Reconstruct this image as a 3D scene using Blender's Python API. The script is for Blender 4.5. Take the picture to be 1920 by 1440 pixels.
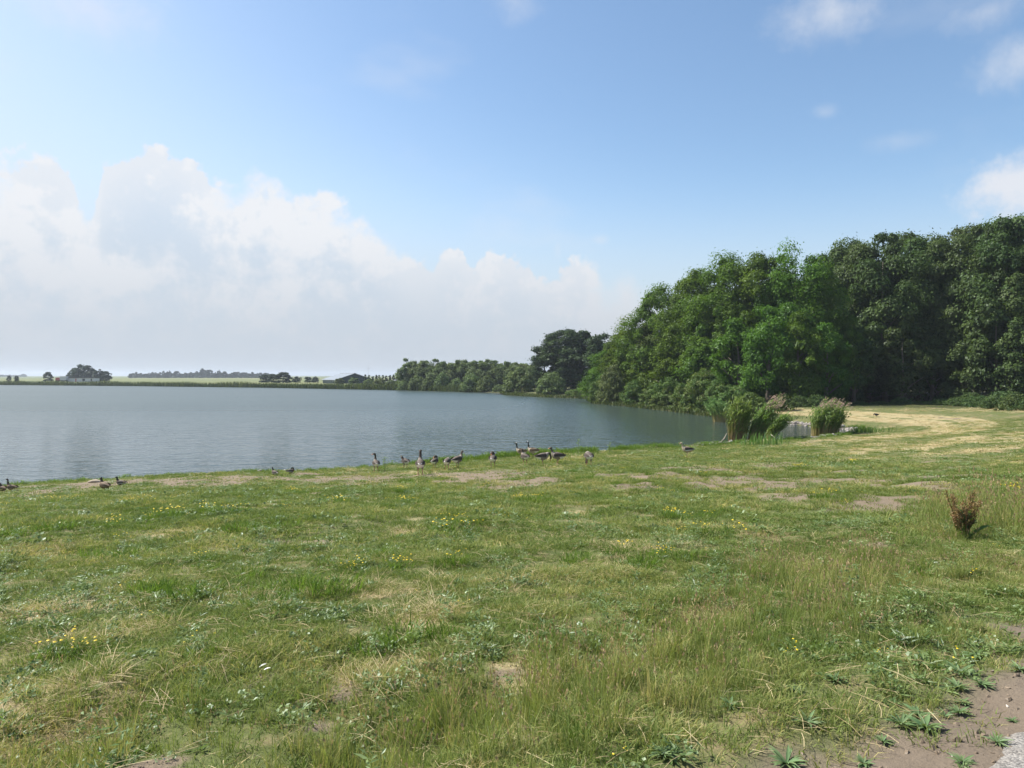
import bpy, bmesh, math, random
import numpy as np
from mathutils import Vector, Matrix

for _o in list(bpy.data.objects):
    bpy.data.objects.remove(_o, do_unlink=True)
SC = bpy.context.scene
COL = SC.collection
R = math.radians

# =====================================================================
# CAMERA, WORLD, SUN, EXPOSURE
# =====================================================================
CAM_Z = 5.0
F_PX = 1332.0                       # focal length in pixels of a 1920 px wide frame
TILT = math.atan(16.0 / F_PX)       # horizon sits 16 px above the middle
cam_data = bpy.data.cameras.new('camera')
cam = bpy.data.objects.new('camera', cam_data)
COL.objects.link(cam)
cam.location = (0, 0, CAM_Z)
cam.rotation_euler = (R(90) - TILT, 0, 0)
cam_data.sensor_width = 36.0
cam_data.lens = 36.0 * F_PX / 1920.0
cam_data.clip_start = 0.05
cam_data.clip_end = 20000
SC.camera = cam

SUN_AZ, SUN_EL = R(-70), R(49)      # azimuth from +Y (minus is left), elevation
SUN_STRENGTH = 5.0
SKY_STRENGTH = 0.10
EXPOSURE = 0.88
HAZE_DENSITY = 0.00021

SC.view_settings.view_transform = 'Standard'
SC.view_settings.look = 'None'
SC.view_settings.gamma = 1.0
SC.view_settings.use_curve_mapping = False
SC.view_settings.exposure = EXPOSURE
SC.render.engine = 'CYCLES'
cy = SC.cycles
cy.use_denoising = True
try:
    cy.denoiser = 'OPENIMAGEDENOISE'
    cy.denoising_input_passes = 'RGB_ALBEDO_NORMAL'
    cy.denoising_prefilter = 'ACCURATE'
except Exception:
    pass
cy.use_adaptive_sampling = True
cy.adaptive_threshold = 0.02
cy.max_bounces = 4
cy.diffuse_bounces = 2
cy.glossy_bounces = 2
cy.transmission_bounces = 3
cy.transparent_max_bounces = 6
cy.volume_bounces = 0
cy.caustics_reflective = False
cy.caustics_refractive = False
cy.sample_clamp_indirect = 6.0


class NT:
    """small helper round a node tree"""
    def __init__(self, tree):
        self.t = tree
        self.n = tree.nodes
        self.l = tree.links

    def put(self, sock, v):
        if hasattr(v, 'is_linked') or isinstance(v, bpy.types.NodeSocket):
            self.l.new(v, sock)
        else:
            sock.default_value = v

    def node(self, typ, **kw):
        nd = self.n.new(typ)
        for k, v in kw.items():
            setattr(nd, k, v)
        return nd

    def math(self, op, a, b=None, c=None, clamp=False):
        nd = self.n.new('ShaderNodeMath')
        nd.operation = op
        nd.use_clamp = clamp
        self.put(nd.inputs[0], a)
        if b is not None:
            self.put(nd.inputs[1], b)
        if c is not None:
            self.put(nd.inputs[2], c)
        return nd.outputs[0]

    def mix(self, f, a, b, blend='MIX'):
        nd = self.n.new('ShaderNodeMix')
        nd.data_type = 'RGBA'
        nd.blend_type = blend
        self.put(nd.inputs[0], f)
        self.put(nd.inputs[6], a if not isinstance(a, tuple) else (*a[:3], 1))
        self.put(nd.inputs[7], b if not isinstance(b, tuple) else (*b[:3], 1))
        return nd.outputs[2]

    def smooth(self, v, lo, hi):
        nd = self.n.new('ShaderNodeMapRange')
        nd.interpolation_type = 'SMOOTHSTEP'
        self.put(nd.inputs[0], v)
        self.put(nd.inputs[1], lo)
        self.put(nd.inputs[2], hi)
        return nd.outputs[0]

    def noise(self, vec, scale, detail=4, rough=0.55, dist=0.0):
        nd = self.n.new('ShaderNodeTexNoise')
        if vec is not None:
            self.l.new(vec, nd.inputs['Vector'])
        nd.inputs['Scale'].default_value = scale
        nd.inputs['Detail'].default_value = detail
        nd.inputs['Roughness'].default_value = rough
        nd.inputs['Distortion'].default_value = dist
        return nd.outputs[0]

    def mapping(self, vec, scale=(1, 1, 1), rot=(0, 0, 0), loc=(0, 0, 0)):
        nd = self.n.new('ShaderNodeMapping')
        self.l.new(vec, nd.inputs[0])
        nd.inputs['Scale'].default_value = scale
        nd.inputs['Rotation'].default_value = rot
        nd.inputs['Location'].default_value = loc
        return nd.outputs[0]

    def attr(self, name, typ='GEOMETRY', out=2):
        nd = self.n.new('ShaderNodeAttribute')
        nd.attribute_name = name
        nd.attribute_type = typ
        return nd.outputs[out]


def px_az(px):
    return math.atan((px - 960) / F_PX)


def px_el(px, py):
    return math.atan((704 - py) / F_PX * math.cos(px_az(px)))


def build_world():
    w = bpy.data.worlds.new('World')
    SC.world = w
    w.use_nodes = True
    t = NT(w.node_tree)
    t.n.clear()
    out = t.node('ShaderNodeOutputWorld')
    bg = t.node('ShaderNodeBackground')
    bg.inputs[1].default_value = SKY_STRENGTH
    sky = t.node('ShaderNodeTexSky')
    sky.sky_type = 'NISHITA'
    sky.sun_disc = False
    sky.sun_elevation = SUN_EL
    sky.sun_rotation = SUN_AZ
    sky.altitude = 0
    sky.air_density = 1.0
    sky.dust_density = 0.9
    sky.ozone_density = 1.2
    tc = t.node('ShaderNodeTexCoord')
    d = tc.outputs['Generated']
    sep = t.node('ShaderNodeSeparateXYZ')
    t.l.new(d, sep.inputs[0])
    az = t.math('ARCTAN2', sep.outputs[0], sep.outputs[1])
    el = t.math('ARCSINE', sep.outputs[2])
    k = 0.60 / SKY_STRENGTH          # cloud brightness
    # ---- the cumulus bank: its top edge as elevation over azimuth
    crest = [(-60, 318), (0, 300), (60, 300), (105, 312), (140, 345), (158, 392), (172, 400), (188, 330), (215, 300), (262, 282),
             (318, 276), (350, 296), (385, 318), (415, 345), (440, 352), (470, 328), (497, 314), (525, 322), (545, 345),
             (590, 343), (630, 360), (680, 395), (710, 432), (735, 462), (765, 492), (800, 500), (835, 476), (868, 480),
             (882, 505), (900, 500), (915, 478), (955, 482), (990, 500), (1018, 530), (1045, 520), (1090, 498), (1118, 508),
             (1135, 528), (1160, 515), (1200, 530), (1240, 570), (1330, 620), (1500, 640), (1750, 600), (1960, 560)]
    fc = t.node('ShaderNodeFloatCurve')
    A0, A1, E1 = -0.75, 0.75, 0.40
    cv = fc.mapping.curves[0]
    pts = [((px_az(x) - A0) / (A1 - A0), px_el(x, y) / E1) for x, y in crest]
    pts = [(0.0, 0.62)] + pts + [(1.0, 0.35)]
    cv.points[0].location = pts[0]
    cv.points[1].location = pts[-1]
    for p in pts[1:-1]:
        cv.points.new(*p)
    for p in cv.points:
        p.handle_type = 'AUTO'
    fc.mapping.update()
    t.put(fc.inputs['Value'], t.math('DIVIDE', t.math('SUBTRACT', az, A0), A1 - A0, clamp=True))
    top = t.math('MULTIPLY', fc.outputs[0], E1)
    n1 = t.noise(d, 9.0, 5, 0.62, 0.0)
    n2 = t.noise(d, 36.0, 4, 0.65, 0.0)
    b1 = t.noise(t.mapping(d, (1, 1, 1.5)), 5.5, 5, 0.6, 0.0)
    wob = t.math('ADD', t.math('MULTIPLY', t.math('SUBTRACT', n1, 0.5), 0.060),
                 t.math('MULTIPLY', t.math('SUBTRACT', n2, 0.5), 0.046))
    depth = t.math('SUBTRACT', t.math('ADD', top, wob), el)
    soft = t.math('ADD', 0.006, t.math('MULTIPLY', t.smooth(b1, 0.38, 0.62), 0.050))
    bank = t.smooth(depth, -0.003, soft)
    bil = t.math('ADD', t.math('MULTIPLY', b1, 0.6), t.math('MULTIPLY', n2, 0.4))
    rim = t.math('SUBTRACT', 1.0, t.smooth(depth, 0.005, 0.11))
    lit = t.math('ADD', t.smooth(bil, 0.42, 0.59), t.math('MULTIPLY', rim, 0.75), clamp=True)
    veil = t.math('SUBTRACT', 1.0, t.smooth(el, 0.0, 0.22))
    cshade = (0.575 * k, 0.655 * k, 0.755 * k)
    clit = (0.79 * k, 0.81 * k, 0.845 * k)
    chaze = (0.50 * k, 0.55 * k, 0.615 * k)
    ccol = t.mix(lit, cshade, clit)
    ccol = t.mix(t.math('MULTIPLY', veil, 0.9), ccol, chaze)
    # the gaps in the bank let the sky through a little
    bank = t.math('MULTIPLY', bank, t.math('ADD', 0.80, t.math('MULTIPLY', lit, 0.18)))
    # low veil all along the horizon
    horizon = t.math('MULTIPLY', t.math('SUBTRACT', 1.0, t.smooth(el, -0.02, 0.26)), 0.75)
    # ---- loose puffs and wisps higher up
    def puff(px, py, rx, ry, scale, lo, hi, amt):
        a0, e0 = px_az(px), px_el(px, py)
        u = t.math('DIVIDE', t.math('SUBTRACT', az, a0), rx)
        v = t.math('DIVIDE', t.math('SUBTRACT', el, e0), ry)
        rr = t.math('SQRT', t.math('ADD', t.math('MULTIPLY', u, u), t.math('MULTIPLY', v, v)))
        nn = t.math('ADD', t.math('MULTIPLY', n1, 0.55), t.math('MULTIPLY', n2, 0.45))
        val = t.math('SUBTRACT', t.math('ADD', t.math('SUBTRACT', 1.0, rr), t.math('MULTIPLY', t.math('SUBTRACT', nn, 0.5), 1.5)), 0.0)
        return t.math('MULTIPLY', t.smooth(val, lo, hi), amt)
    ps = [puff(1900, 345, 0.085, 0.055, 11, 0.15, 0.85, 0.92),
          puff(1925, 110, 0.075, 0.040, 11, 0.0, 1.2, 0.62),
          puff(1555, 30, 0.110, 0.050, 9, 0.1, 1.5, 0.62),
          puff(1850, 25, 0.075, 0.030, 12, 0.1, 1.5, 0.50),
          puff(160, 20, 0.130, 0.055, 7, 0.0, 1.4, 0.62),
          puff(970, 10, 0.055, 0.035, 10, 0.1, 1.4, 0.40),
          puff(1545, 212, 0.025, 0.015, 16, 0.1, 1.2, 0.25),
          puff(1680, 265, 0.055, 0.018, 14, 0.1, 1.4, 0.25),
          puff(1125, 450, 0.020, 0.012, 16, 0.1, 1.2, 0.35),
          puff(1045, 465, 0.010, 0.020, 16, 0.1, 1.2, 0.25)]
    # scattered thin wisps everywhere above, so that the sky goes on outside the frame
    wisp = t.smooth(t.noise(t.mapping(d, (1, 1, 2.2)), 3.2, 4, 0.55, 0.0), 0.56, 0.86)
    tot = t.math('MULTIPLY', wisp, 0.38)
    for p in ps:
        tot = t.math('MAXIMUM', tot, p)
    skyc = sky.outputs[0]
    hsv = t.node('ShaderNodeHueSaturation')
    hsv.inputs['Hue'].default_value = 0.496
    hsv.inputs['Saturation'].default_value = 1.07
    hsv.inputs['Value'].default_value = 1.0
    t.l.new(skyc, hsv.inputs['Color'])
    # the sky whitens towards the sun
    bw = t.node('ShaderNodeRGBToBW')
    t.l.new(skyc, bw.inputs[0])
    glow = t.math('MULTIPLY', t.smooth(t.math('MULTIPLY', bw.outputs[0], SKY_STRENGTH), 0.27, 0.60), 0.85)
    skyw = t.mix(glow, hsv.outputs[0], (0.66 * k, 0.76 * k, 0.86 * k))
    c = t.mix(horizon, skyw, chaze)
    c = t.mix(tot, c, (0.74 * k, 0.76 * k, 0.81 * k))
    c = t.mix(bank, c, ccol)
    t.l.new(c, bg.inputs[0])
    t.l.new(bg.outputs[0], out.inputs[0])
    w.cycles.sampling_method = 'MANUAL'
    w.cycles.sample_map_resolution = 512


build_world()

sun_data = bpy.data.lights.new('sun', 'SUN')
sun_data.energy = SUN_STRENGTH
sun_data.angle = R(0.53)
sun_data.color = (1.0, 0.955, 0.88)
sun = bpy.data.objects.new('sun', sun_data)
COL.objects.link(sun)
sdir = Vector((math.sin(SUN_AZ) * math.cos(SUN_EL), math.cos(SUN_AZ) * math.cos(SUN_EL), math.sin(SUN_EL)))
sun.rotation_euler = sdir.to_track_quat('Z', 'Y').to_euler()
sun.location = sdir * 300

# =====================================================================
# HELPERS
# =====================================================================
rng = np.random.default_rng(7)
_tab = np.random.default_rng(11).random((256, 256))


def vnoise(x, y, seed=0):
    x = np.asarray(x, float) + seed * 17.31
    y = np.asarray(y, float) + seed * 7.77
    xi = np.floor(x).astype(int)
    yi = np.floor(y).astype(int)
    fx = x - xi
    fy = y - yi
    fx = fx * fx * (3 - 2 * fx)
    fy = fy * fy * (3 - 2 * fy)
    a = _tab[xi & 255, yi & 255]
    b = _tab[(xi + 1) & 255, yi & 255]
    c = _tab[xi & 255, (yi + 1) & 255]
    e = _tab[(xi + 1) & 255, (yi + 1) & 255]
    return (a * (1 - fx) + b * fx) * (1 - fy) + (c * (1 - fx) + e * fx) * fy


def fbm(x, y, seed=0, octv=4):
    s = 0
    a = 0.5
    tot = 0
    for i in range(octv):
        s = s + a * vnoise(x * 2 ** i, y * 2 ** i, seed + i * 3)
        tot += a
        a *= 0.55
    return s / tot


def sstep(v, lo, hi):
    t = np.clip((v - lo) / (hi - lo), 0, 1)
    return t * t * (3 - 2 * t)


def tag(o, label=None, cat=None, group=None, kind=None):
    if label:
        o['label'] = label
    if cat:
        o['category'] = cat
    if group:
        o['group'] = group
    if kind:
        o['kind'] = kind
    return o


def link(name, mesh, parent=None, mat=None):
    o = bpy.data.objects.new(name, mesh)
    COL.objects.link(o)
    if parent is not None:
        o.parent = parent
    if mat is not None and len(mesh.materials) == 0:
        mesh.materials.append(mat)
    return o


def empty(name, loc=(0, 0, 0), rz=0.0, scale=1.0):
    o = bpy.data.objects.new(name, None)
    o.empty_display_size = 0.3
    COL.objects.link(o)
    o.location = loc
    o.rotation_euler = (0, 0, rz)
    o.scale = (scale, scale, scale) if not isinstance(scale, tuple) else scale
    return o


def mesh_np(name, v, f, mats=(), smooth=False, attrs=None, fmat=None):
    """v (n,3); f a list of faces or an (m,k) array"""
    me = bpy.data.meshes.new(name)
    v = np.asarray(v, dtype=np.float32)
    if isinstance(f, np.ndarray):
        m, k = f.shape
        me.vertices.add(len(v))
        me.vertices.foreach_set('co', v.ravel())
        me.loops.add(m * k)
        me.loops.foreach_set('vertex_index', f.astype(np.int32).ravel())
        me.polygons.add(m)
        me.polygons.foreach_set('loop_start', np.arange(0, m * k, k, dtype=np.int32))
        me.polygons.foreach_set('loop_total', np.full(m, k, dtype=np.int32))
    else:
        me.from_pydata([tuple(p) for p in v], [], f)
    if fmat is not None:
        me.polygons.foreach_set('material_index', np.asarray(fmat, dtype=np.int32))
    for mt in mats:
        me.materials.append(mt)
    if attrs:
        for an, av in attrs.items():
            av = np.asarray(av, dtype=np.float32)
            if av.ndim == 1:
                at = me.attributes.new(an, 'FLOAT', 'POINT')
                at.data.foreach_set('value', av)
            else:
                at = me.attributes.new(an, 'FLOAT_COLOR', 'POINT')
                at.data.foreach_set('color', np.c_[av, np.ones(len(av))].astype(np.float32).ravel())
    me.update(calc_edges=True)
    me.polygons.foreach_set('use_smooth', np.full(len(me.polygons), smooth))
    return me


def tube_geo(pts, rad, n=8, closed=True, squash=None):
    """a swept tube: pts list of 3-vectors, rad list of radii or (ra, rb) pairs"""
    pts = [Vector(p) for p in pts]
    V, Fc = [], []
    up0 = None
    for i, p in enumerate(pts):
        if i == 0:
            tg = pts[1] - pts[0]
        elif i == len(pts) - 1:
            tg = pts[-1] - pts[-2]
        else:
            tg = pts[i + 1] - pts[i - 1]
        tg.normalize()
        if up0 is None:
            ref = Vector((0, 1, 0)) if abs(tg.y) < 0.9 else Vector((1, 0, 0))
            side = ref - tg * ref.dot(tg)
        else:
            side = up0 - tg * up0.dot(tg)
        side.normalize()
        up0 = side.copy()
        other = tg.cross(side)
        r = rad[i]
        ra, rb = (r, r) if not isinstance(r, tuple) else r
        for k in range(n):
            a = 2 * math.pi * k / n
            V.append(p + side * (math.cos(a) * ra) + other * (math.sin(a) * rb))
    for i in range(len(pts) - 1):
        for k in range(n):
            a = i * n + k
            b = i * n + (k + 1) % n
            Fc.append((a, b, b + n, a + n))
    if closed:
        Fc.append(tuple(reversed(range(n))))
        Fc.append(tuple(range((len(pts) - 1) * n, len(pts) * n)))
    return V, Fc


def join_geo(parts):
    V, Fc = [], []
    for v, f in parts:
        o = len(V)
        V += [tuple(p) for p in v]
        Fc += [tuple(i + o for i in q) for q in f]
    return V, Fc


def box_geo(x0, x1, y0, y1, z0, z1):
    V = [(x0, y0, z0), (x1, y0, z0), (x1, y1, z0), (x0, y1, z0), (x0, y0, z1), (x1, y0, z1), (x1, y1, z1), (x0, y1, z1)]
    Fc = [(0, 3, 2, 1), (4, 5, 6, 7), (0, 1, 5, 4), (1, 2, 6, 5), (2, 3, 7, 6), (3, 0, 4, 7)]
    return V, Fc


ORD = ['first', 'second', 'third', 'fourth', 'fifth', 'sixth', 'seventh', 'eighth', 'ninth', 'tenth', 'eleventh', 'twelfth',
       'thirteenth', 'fourteenth', 'fifteenth', 'sixteenth', 'seventeenth', 'eighteenth', 'nineteenth', 'twentieth']

# =====================================================================
# MATERIALS
# =====================================================================
def new_mat(name):
    m = bpy.data.materials.new(name)
    m.use_nodes = True
    t = NT(m.node_tree)
    t.n.clear()
    out = t.node('ShaderNodeOutputMaterial')
    return m, t, out


def leaf_mat(name, dark, light, trans=0.35, third=None, inst=False, gloss=0.008, objvar=0.10, attr='tint'):
    """foliage: diffuse + light coming through + a little sheen; colour from the per-leaf tint"""
    m, t, out = new_mat(name)
    f = t.attr(attr)
    if inst:
        fi = t.attr('itint', 'INSTANCER')
        f = t.math('ADD', t.math('MULTIPLY', f, 0.45), t.math('MULTIPLY', fi, 0.75))
    ramp = t.node('ShaderNodeValToRGB')
    t.put(ramp.inputs[0], f)
    e = ramp.color_ramp.elements
    e[0].position = 0.0
    e[0].color = (*dark, 1)
    e[1].position = 1.0 if third is None else 0.62
    e[1].color = (*light, 1)
    if third is not None:
        x = e.new(1.0)
        x.color = (*third, 1)
    col = ramp.outputs[0]
    if not inst:
        oi = t.node('ShaderNodeObjectInfo')
        hs = t.node('ShaderNodeHueSaturation')
        t.put(hs.inputs['Hue'], t.math('ADD', 0.5 - 0.018, t.math('MULTIPLY', oi.outputs['Random'], 0.036)))
        t.put(hs.inputs['Value'], t.math('ADD', 1 - objvar, t.math('MULTIPLY', oi.outputs['Random'], 2 * objvar)))
        t.l.new(col, hs.inputs['Color'])
        col = hs.outputs[0]
    df = t.node('ShaderNodeBsdfDiffuse')
    tr = t.node('ShaderNodeBsdfTranslucent')
    gl = t.node('ShaderNodeBsdfGlossy')
    gl.inputs['Roughness'].default_value = 0.45
    gl.inputs['Color'].default_value = (0.9, 0.95, 1.0, 1)
    t.l.new(col, df.inputs[0])
    tcol = t.mix(0.5, col, t.mix(1.0, col, (1.5, 1.6, 0.5), 'MULTIPLY'))
    t.l.new(tcol, tr.inputs[0])
    mx = t.node('ShaderNodeMixShader')
    mx.inputs[0].default_value = trans
    t.l.new(df.outputs[0], mx.inputs[1])
    t.l.new(tr.outputs[0], mx.inputs[2])
    m2 = t.node('ShaderNodeMixShader')
    m2.inputs[0].default_value = gloss
    t.l.new(mx.outputs[0], m2.inputs[1])
    t.l.new(gl.outputs[0], m2.inputs[2])
    t.l.new(m2.outputs[0], out.inputs[0])
    return m


def plain_mat(name, col, rough=0.8, var=0.25, scale=6.0, bump=0.0, metal=0.0, spec=0.3):
    m, t, out = new_mat(name)
    tc = t.node('ShaderNodeTexCoord')
    n = t.noise(tc.outputs['Object'], scale, 5, 0.6)
    c = t.mix(n, tuple(x * (1 - var) for x in col), tuple(min(1, x * (1 + var)) for x in col))
    b = t.node('ShaderNodeBsdfPrincipled')
    t.l.new(c, b.inputs['Base Color'])
    b.inputs['Roughness'].default_value = rough
    b.inputs['Metallic'].default_value = metal
    b.inputs['Specular IOR Level'].default_value = spec
    if bump:
        bp = t.node('ShaderNodeBump')
        bp.inputs['Strength'].default_value = bump
        bp.inputs['Distance'].default_value = 0.05
        t.l.new(n, bp.inputs['Height'])
        t.l.new(bp.outputs[0], b.inputs['Normal'])
    t.l.new(b.outputs[0], out.inputs[0])
    return m


M = {}
M['leaf_bright'] = leaf_mat('leaf_bright', (0.042, 0.088, 0.012), (0.125, 0.205, 0.028), 0.36)
M['leaf_dark'] = leaf_mat('leaf_dark', (0.030, 0.056, 0.016), (0.098, 0.142, 0.044), 0.28)
M['leaf_poplar'] = leaf_mat('leaf_poplar', (0.022, 0.042, 0.014), (0.066, 0.100, 0.036), 0.25)
M['leaf_willow'] = leaf_mat('leaf_willow', (0.070, 0.105, 0.036), (0.190, 0.235, 0.100), 0.32)
M['leaf_shrub'] = leaf_mat('leaf_shrub', (0.045, 0.085, 0.020), (0.125, 0.180, 0.052), 0.30, third=(0.165, 0.165, 0.066))
M['leaf_bramble'] = leaf_mat('leaf_bramble', (0.028, 0.060, 0.018), (0.115, 0.165, 0.055), 0.28)
M['leaf_far'] = leaf_mat('leaf_far', (0.020, 0.034, 0.020), (0.050, 0.072, 0.038), 0.2)
M['reed_leaf'] = leaf_mat('reed_leaf', (0.075, 0.145, 0.036), (0.230, 0.320, 0.105), 0.36)
M['reed_stem'] = leaf_mat('reed_stem', (0.300, 0.215, 0.110), (0.150, 0.200, 0.065), 0.25)
M['reed_plume'] = leaf_mat('reed_plume', (0.200, 0.140, 0.100), (0.400, 0.300, 0.220), 0.3)
M['reed_belt'] = leaf_mat('reed_belt', (0.030, 0.058, 0.018), (0.120, 0.150, 0.055), 0.3)
M['bark'] = plain_mat('bark', (0.13, 0.112, 0.088), 0.9, 0.4, 3.0, 0.5)
M['grass'] = leaf_mat('grass', (0.070, 0.122, 0.025), (0.208, 0.250, 0.074), 0.34, third=(0.440, 0.365, 0.170), inst=True, gloss=0.008)
M['weed'] = leaf_mat('weed', (0.050, 0.105, 0.022), (0.200, 0.265, 0.095), 0.30, inst=True, gloss=0.03)
M['straw'] = leaf_mat('straw', (0.26, 0.185, 0.090), (0.60, 0.50, 0.30), 0.2, inst=True, gloss=0.008)
M['lush'] = leaf_mat('lush', (0.055, 0.115, 0.017), (0.165, 0.245, 0.048), 0.40, inst=True)
M['seedhead'] = leaf_mat('seedhead', (0.200, 0.130, 0.070), (0.400, 0.300, 0.180), 0.25, inst=True)
M['petal'] = plain_mat('petal', (0.72, 0.52, 0.02), 0.6, 0.15, 30)
M['petal_pale'] = plain_mat('petal_pale', (0.78, 0.74, 0.50), 0.6, 0.15, 30)


def vcol_mat(name, rough=0.75, scale=60.0, var=0.3):
    m, t, out = new_mat(name)
    c = t.attr('col', out=0)
    tc = t.node('ShaderNodeTexCoord')
    n = t.noise(t.mapping(tc.outputs['Object'], (1, 1.6, 1.6)), scale, 3, 0.6)
    hs = t.mix(1.0, c, t.mix(n, (1 - var,) * 3, (1 + var,) * 3), 'MULTIPLY')
    b = t.node('ShaderNodeBsdfPrincipled')
    t.l.new(hs, b.inputs['Base Color'])
    b.inputs['Roughness'].default_value = rough
    b.inputs['Specular IOR Level'].default_value = 0.25
    t.l.new(b.outputs[0], out.inputs[0])
    return m


M['plumage'] = vcol_mat('plumage')

# =====================================================================
# THE LIE OF THE LAND
# =====================================================================
# shoreline of the lake, metres, water surface at z = 0
SHORE = np.array([
    (-400, -70), (-150, -8), (-60, 18), (-30, 28.6), (-22.3, 31.0), (-16.5, 34.3), (-8.9, 37.0), (-1.9, 41.2), (0.2, 42.6), (3.4, 44.4),
    (8.5, 46.9), (12.3, 48.3), (15.6, 50.6), (18.7, 52.0), (20.8, 53.3), (25.6, 56.9), (29.6, 61.6), (31.0, 64.5), (29.7, 68.4),
    (28.4, 74.0), (26.1, 78.4), (24.6, 83.5), (21.9, 99.0), (18.9, 113), (14.6, 125.7), (15.2, 140), (16.5, 151), (11, 159), (5, 166),
    (-1.3, 180), (-3, 196), (-9.4, 209), (-37, 240), (-100, 290), (-177, 335), (-266, 372), (-430, 405), (-700, 430), (-1100, 380),
    (-1100, 50)], float)


def shore_dist(x, y):
    """signed distance to the shoreline, positive on land"""
    x = np.asarray(x, float)
    y = np.asarray(y, float)
    sh = x.shape
    x = x.ravel()
    y = y.ravel()
    best = np.full(x.shape, 1e9)
    inside = np.zeros(x.shape, bool)
    n = len(SHORE)
    for i in range(n):
        ax, ay = SHORE[i]
        bx, by = SHORE[(i + 1) % n]
        dx, dy = bx - ax, by - ay
        t = np.clip(((x - ax) * dx + (y - ay) * dy) / (dx * dx + dy * dy), 0, 1)
        best = np.minimum(best, (x - ax - t * dx) ** 2 + (y - ay - t * dy) ** 2)
        if dy != 0:
            c = ((ay > y) != (by > y)) & (x < dx * (y - ay) / dy + ax)
            inside ^= c
    dd = np.sqrt(best)
    return np.where(inside, -dd, dd).reshape(sh)


HOLLOWS = []                 # (x, y, radius, depth) small dips filled in below


def ground_z(x, y, micro=True):
    x = np.asarray(x, float)
    y = np.asarray(y, float)
    s = shore_dist(x, y) + (fbm(x * 0.45, y * 0.45, 5, 3) - 0.5) * 1.1 * (np.hypot(x, y) < 140)
    cap = 3.46 - 2.4 * sstep(y, 38, 80) - 0.0 * x
    far = np.hypot(x, y)
    rise = 0.16 + 0.0875 * np.clip(s, 0, None)
    z = cap - np.logaddexp(0, (cap - rise) * 5) / 5          # soft minimum
    z = cap - np.log1p(np.exp(np.clip((cap - rise) * 5, -50, 50))) / 5
    z = cap - (np.maximum(cap - rise, 0) * 1.0)
    z = np.where(s > 0, z * sstep(s, -0.4, 0.5), np.maximum(0.33 * s, -1.6))
    land = sstep(s, 0.4, 2.5)
    near = sstep(110 - far, 0, 60)
    z = z + land * near * (fbm(x * 0.12, y * 0.12, 21, 3) - 0.5) * 0.45
    if micro:
        z = z + land * sstep(60 - far, 0, 30) * ((fbm(x * 0.7, y * 0.7, 31, 3) - 0.5) * 0.14 + (vnoise(x * 2.6, y * 2.6, 41) - 0.5) * 0.085)
        for hx, hy, hr, hd in HOLLOWS:
            z = z - hd * np.exp(-((x - hx) ** 2 + (y - hy) ** 2) / (hr * hr))
    return z


CT, ST = math.cos(TILT), math.sin(TILT)


def ray(px, py):
    u = (px - 960) / F_PX
    v = (720 - py) / F_PX
    return np.array([u, CT + v * ST, -ST + v * CT])


def hit(px, py, micro=True):
    """where the line of sight through a photo pixel meets the land"""
    d = ray(px, py)
    tt = np.concatenate([np.linspace(1.5, 12, 220), np.linspace(12, 70, 400), np.linspace(70, 400, 500)])
    x, y, z = d[0] * tt, d[1] * tt, CAM_Z + d[2] * tt
    g = np.maximum(ground_z(x, y, micro), -0.02)
    k = np.argmax(z < g)
    if k == 0:
        k = len(tt) - 1
    return float(x[k]), float(y[k]), float(g[k])


def at_dist(px, dist):
    """a point of the land at depth dist (along +Y) in a photo column"""
    x = (px - 960) / F_PX * dist
    return x, dist, float(ground_z(np.array([x]), np.array([float(dist)]))[0])


def top_z(py, dist):
    return CAM_Z + (704 - py) / F_PX * dist


for hpx, hpy, hr, hd in [(1100, 1215, 0.35, 0.20), (930, 1290, 0.30, 0.15), (1275, 1160, 0.35, 0.18), (730, 1370, 0.5, 0.12), (150, 1400, 0.5, 0.12),
                         (620, 1420, 0.5, 0.10)]:
    hx, hy, hz = hit(hpx, hpy, False)
    HOLLOWS.append((hx, hy, hr, hd))


def poly_dist(x, y, line):
    best = np.full(np.shape(x), 1e9)
    for (ax, ay), (bx, by) in zip(line[:-1], line[1:]):
        dx, dy = bx - ax, by - ay
        t = np.clip(((x - ax) * dx + (y - ay) * dy) / (dx * dx + dy * dy), 0, 1)
        best = np.minimum(best, np.hypot(x - ax - t * dx, y - ay - t * dy))
    return best


def pxline(pts):
    return [hit(a, b, False)[:2] for a, b in pts]


TRAMPLED = pxline([(-100, 935), (0, 927), (200, 910), (420, 900), (620, 893), (830, 892), (1000, 900), (1250, 893), (1450, 888), (1560, 900), (1760, 925)])
SOIL_SPOTS = [(hit(a, b, False)[:2], r) for a, b, r in [(600, 1340, 0.17), (560, 1352, 0.10), (1590, 1032, 0.28), (1640, 1030, 0.25), (640, 1290, 0.22),
                                                         (490, 1275, 0.15), (1280, 1150, 0.15), (300, 1425, 0.2), (985, 1385, 0.10), (950, 1250, 0.14)]]
STRAW_SPOTS = [(hit(a, b, False)[:2], r) for a, b, r in [(70, 1345, 0.45), (20, 1375, 0.4), (190, 1300, 0.22), (800, 1160, 0.35), (835, 1150, 0.3), (740, 1250, 0.35),
                                                          (1400, 995, 0.5), (1070, 965, 0.4), (690, 1260, 0.25), (330, 1000, 0.5), (110, 1150, 0.4), (1020, 1240, 0.3),
                                                          (220, 1190, 0.4), (1330, 1150, 0.3), (60, 1035, 0.5)]]
# the worn earth beside the path, and the path itself, in the near right corner
PATH_EDGE = [hit(a, b)[:2] for a, b in [(1838, 1440), (1880, 1395), (1920, 1352)]]
EARTH_EDGE = [hit(a, b)[:2] for a, b in [(1560, 1440), (1690, 1395), (1740, 1345), (1800, 1310), (1860, 1245), (1920, 1215)]]


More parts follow.
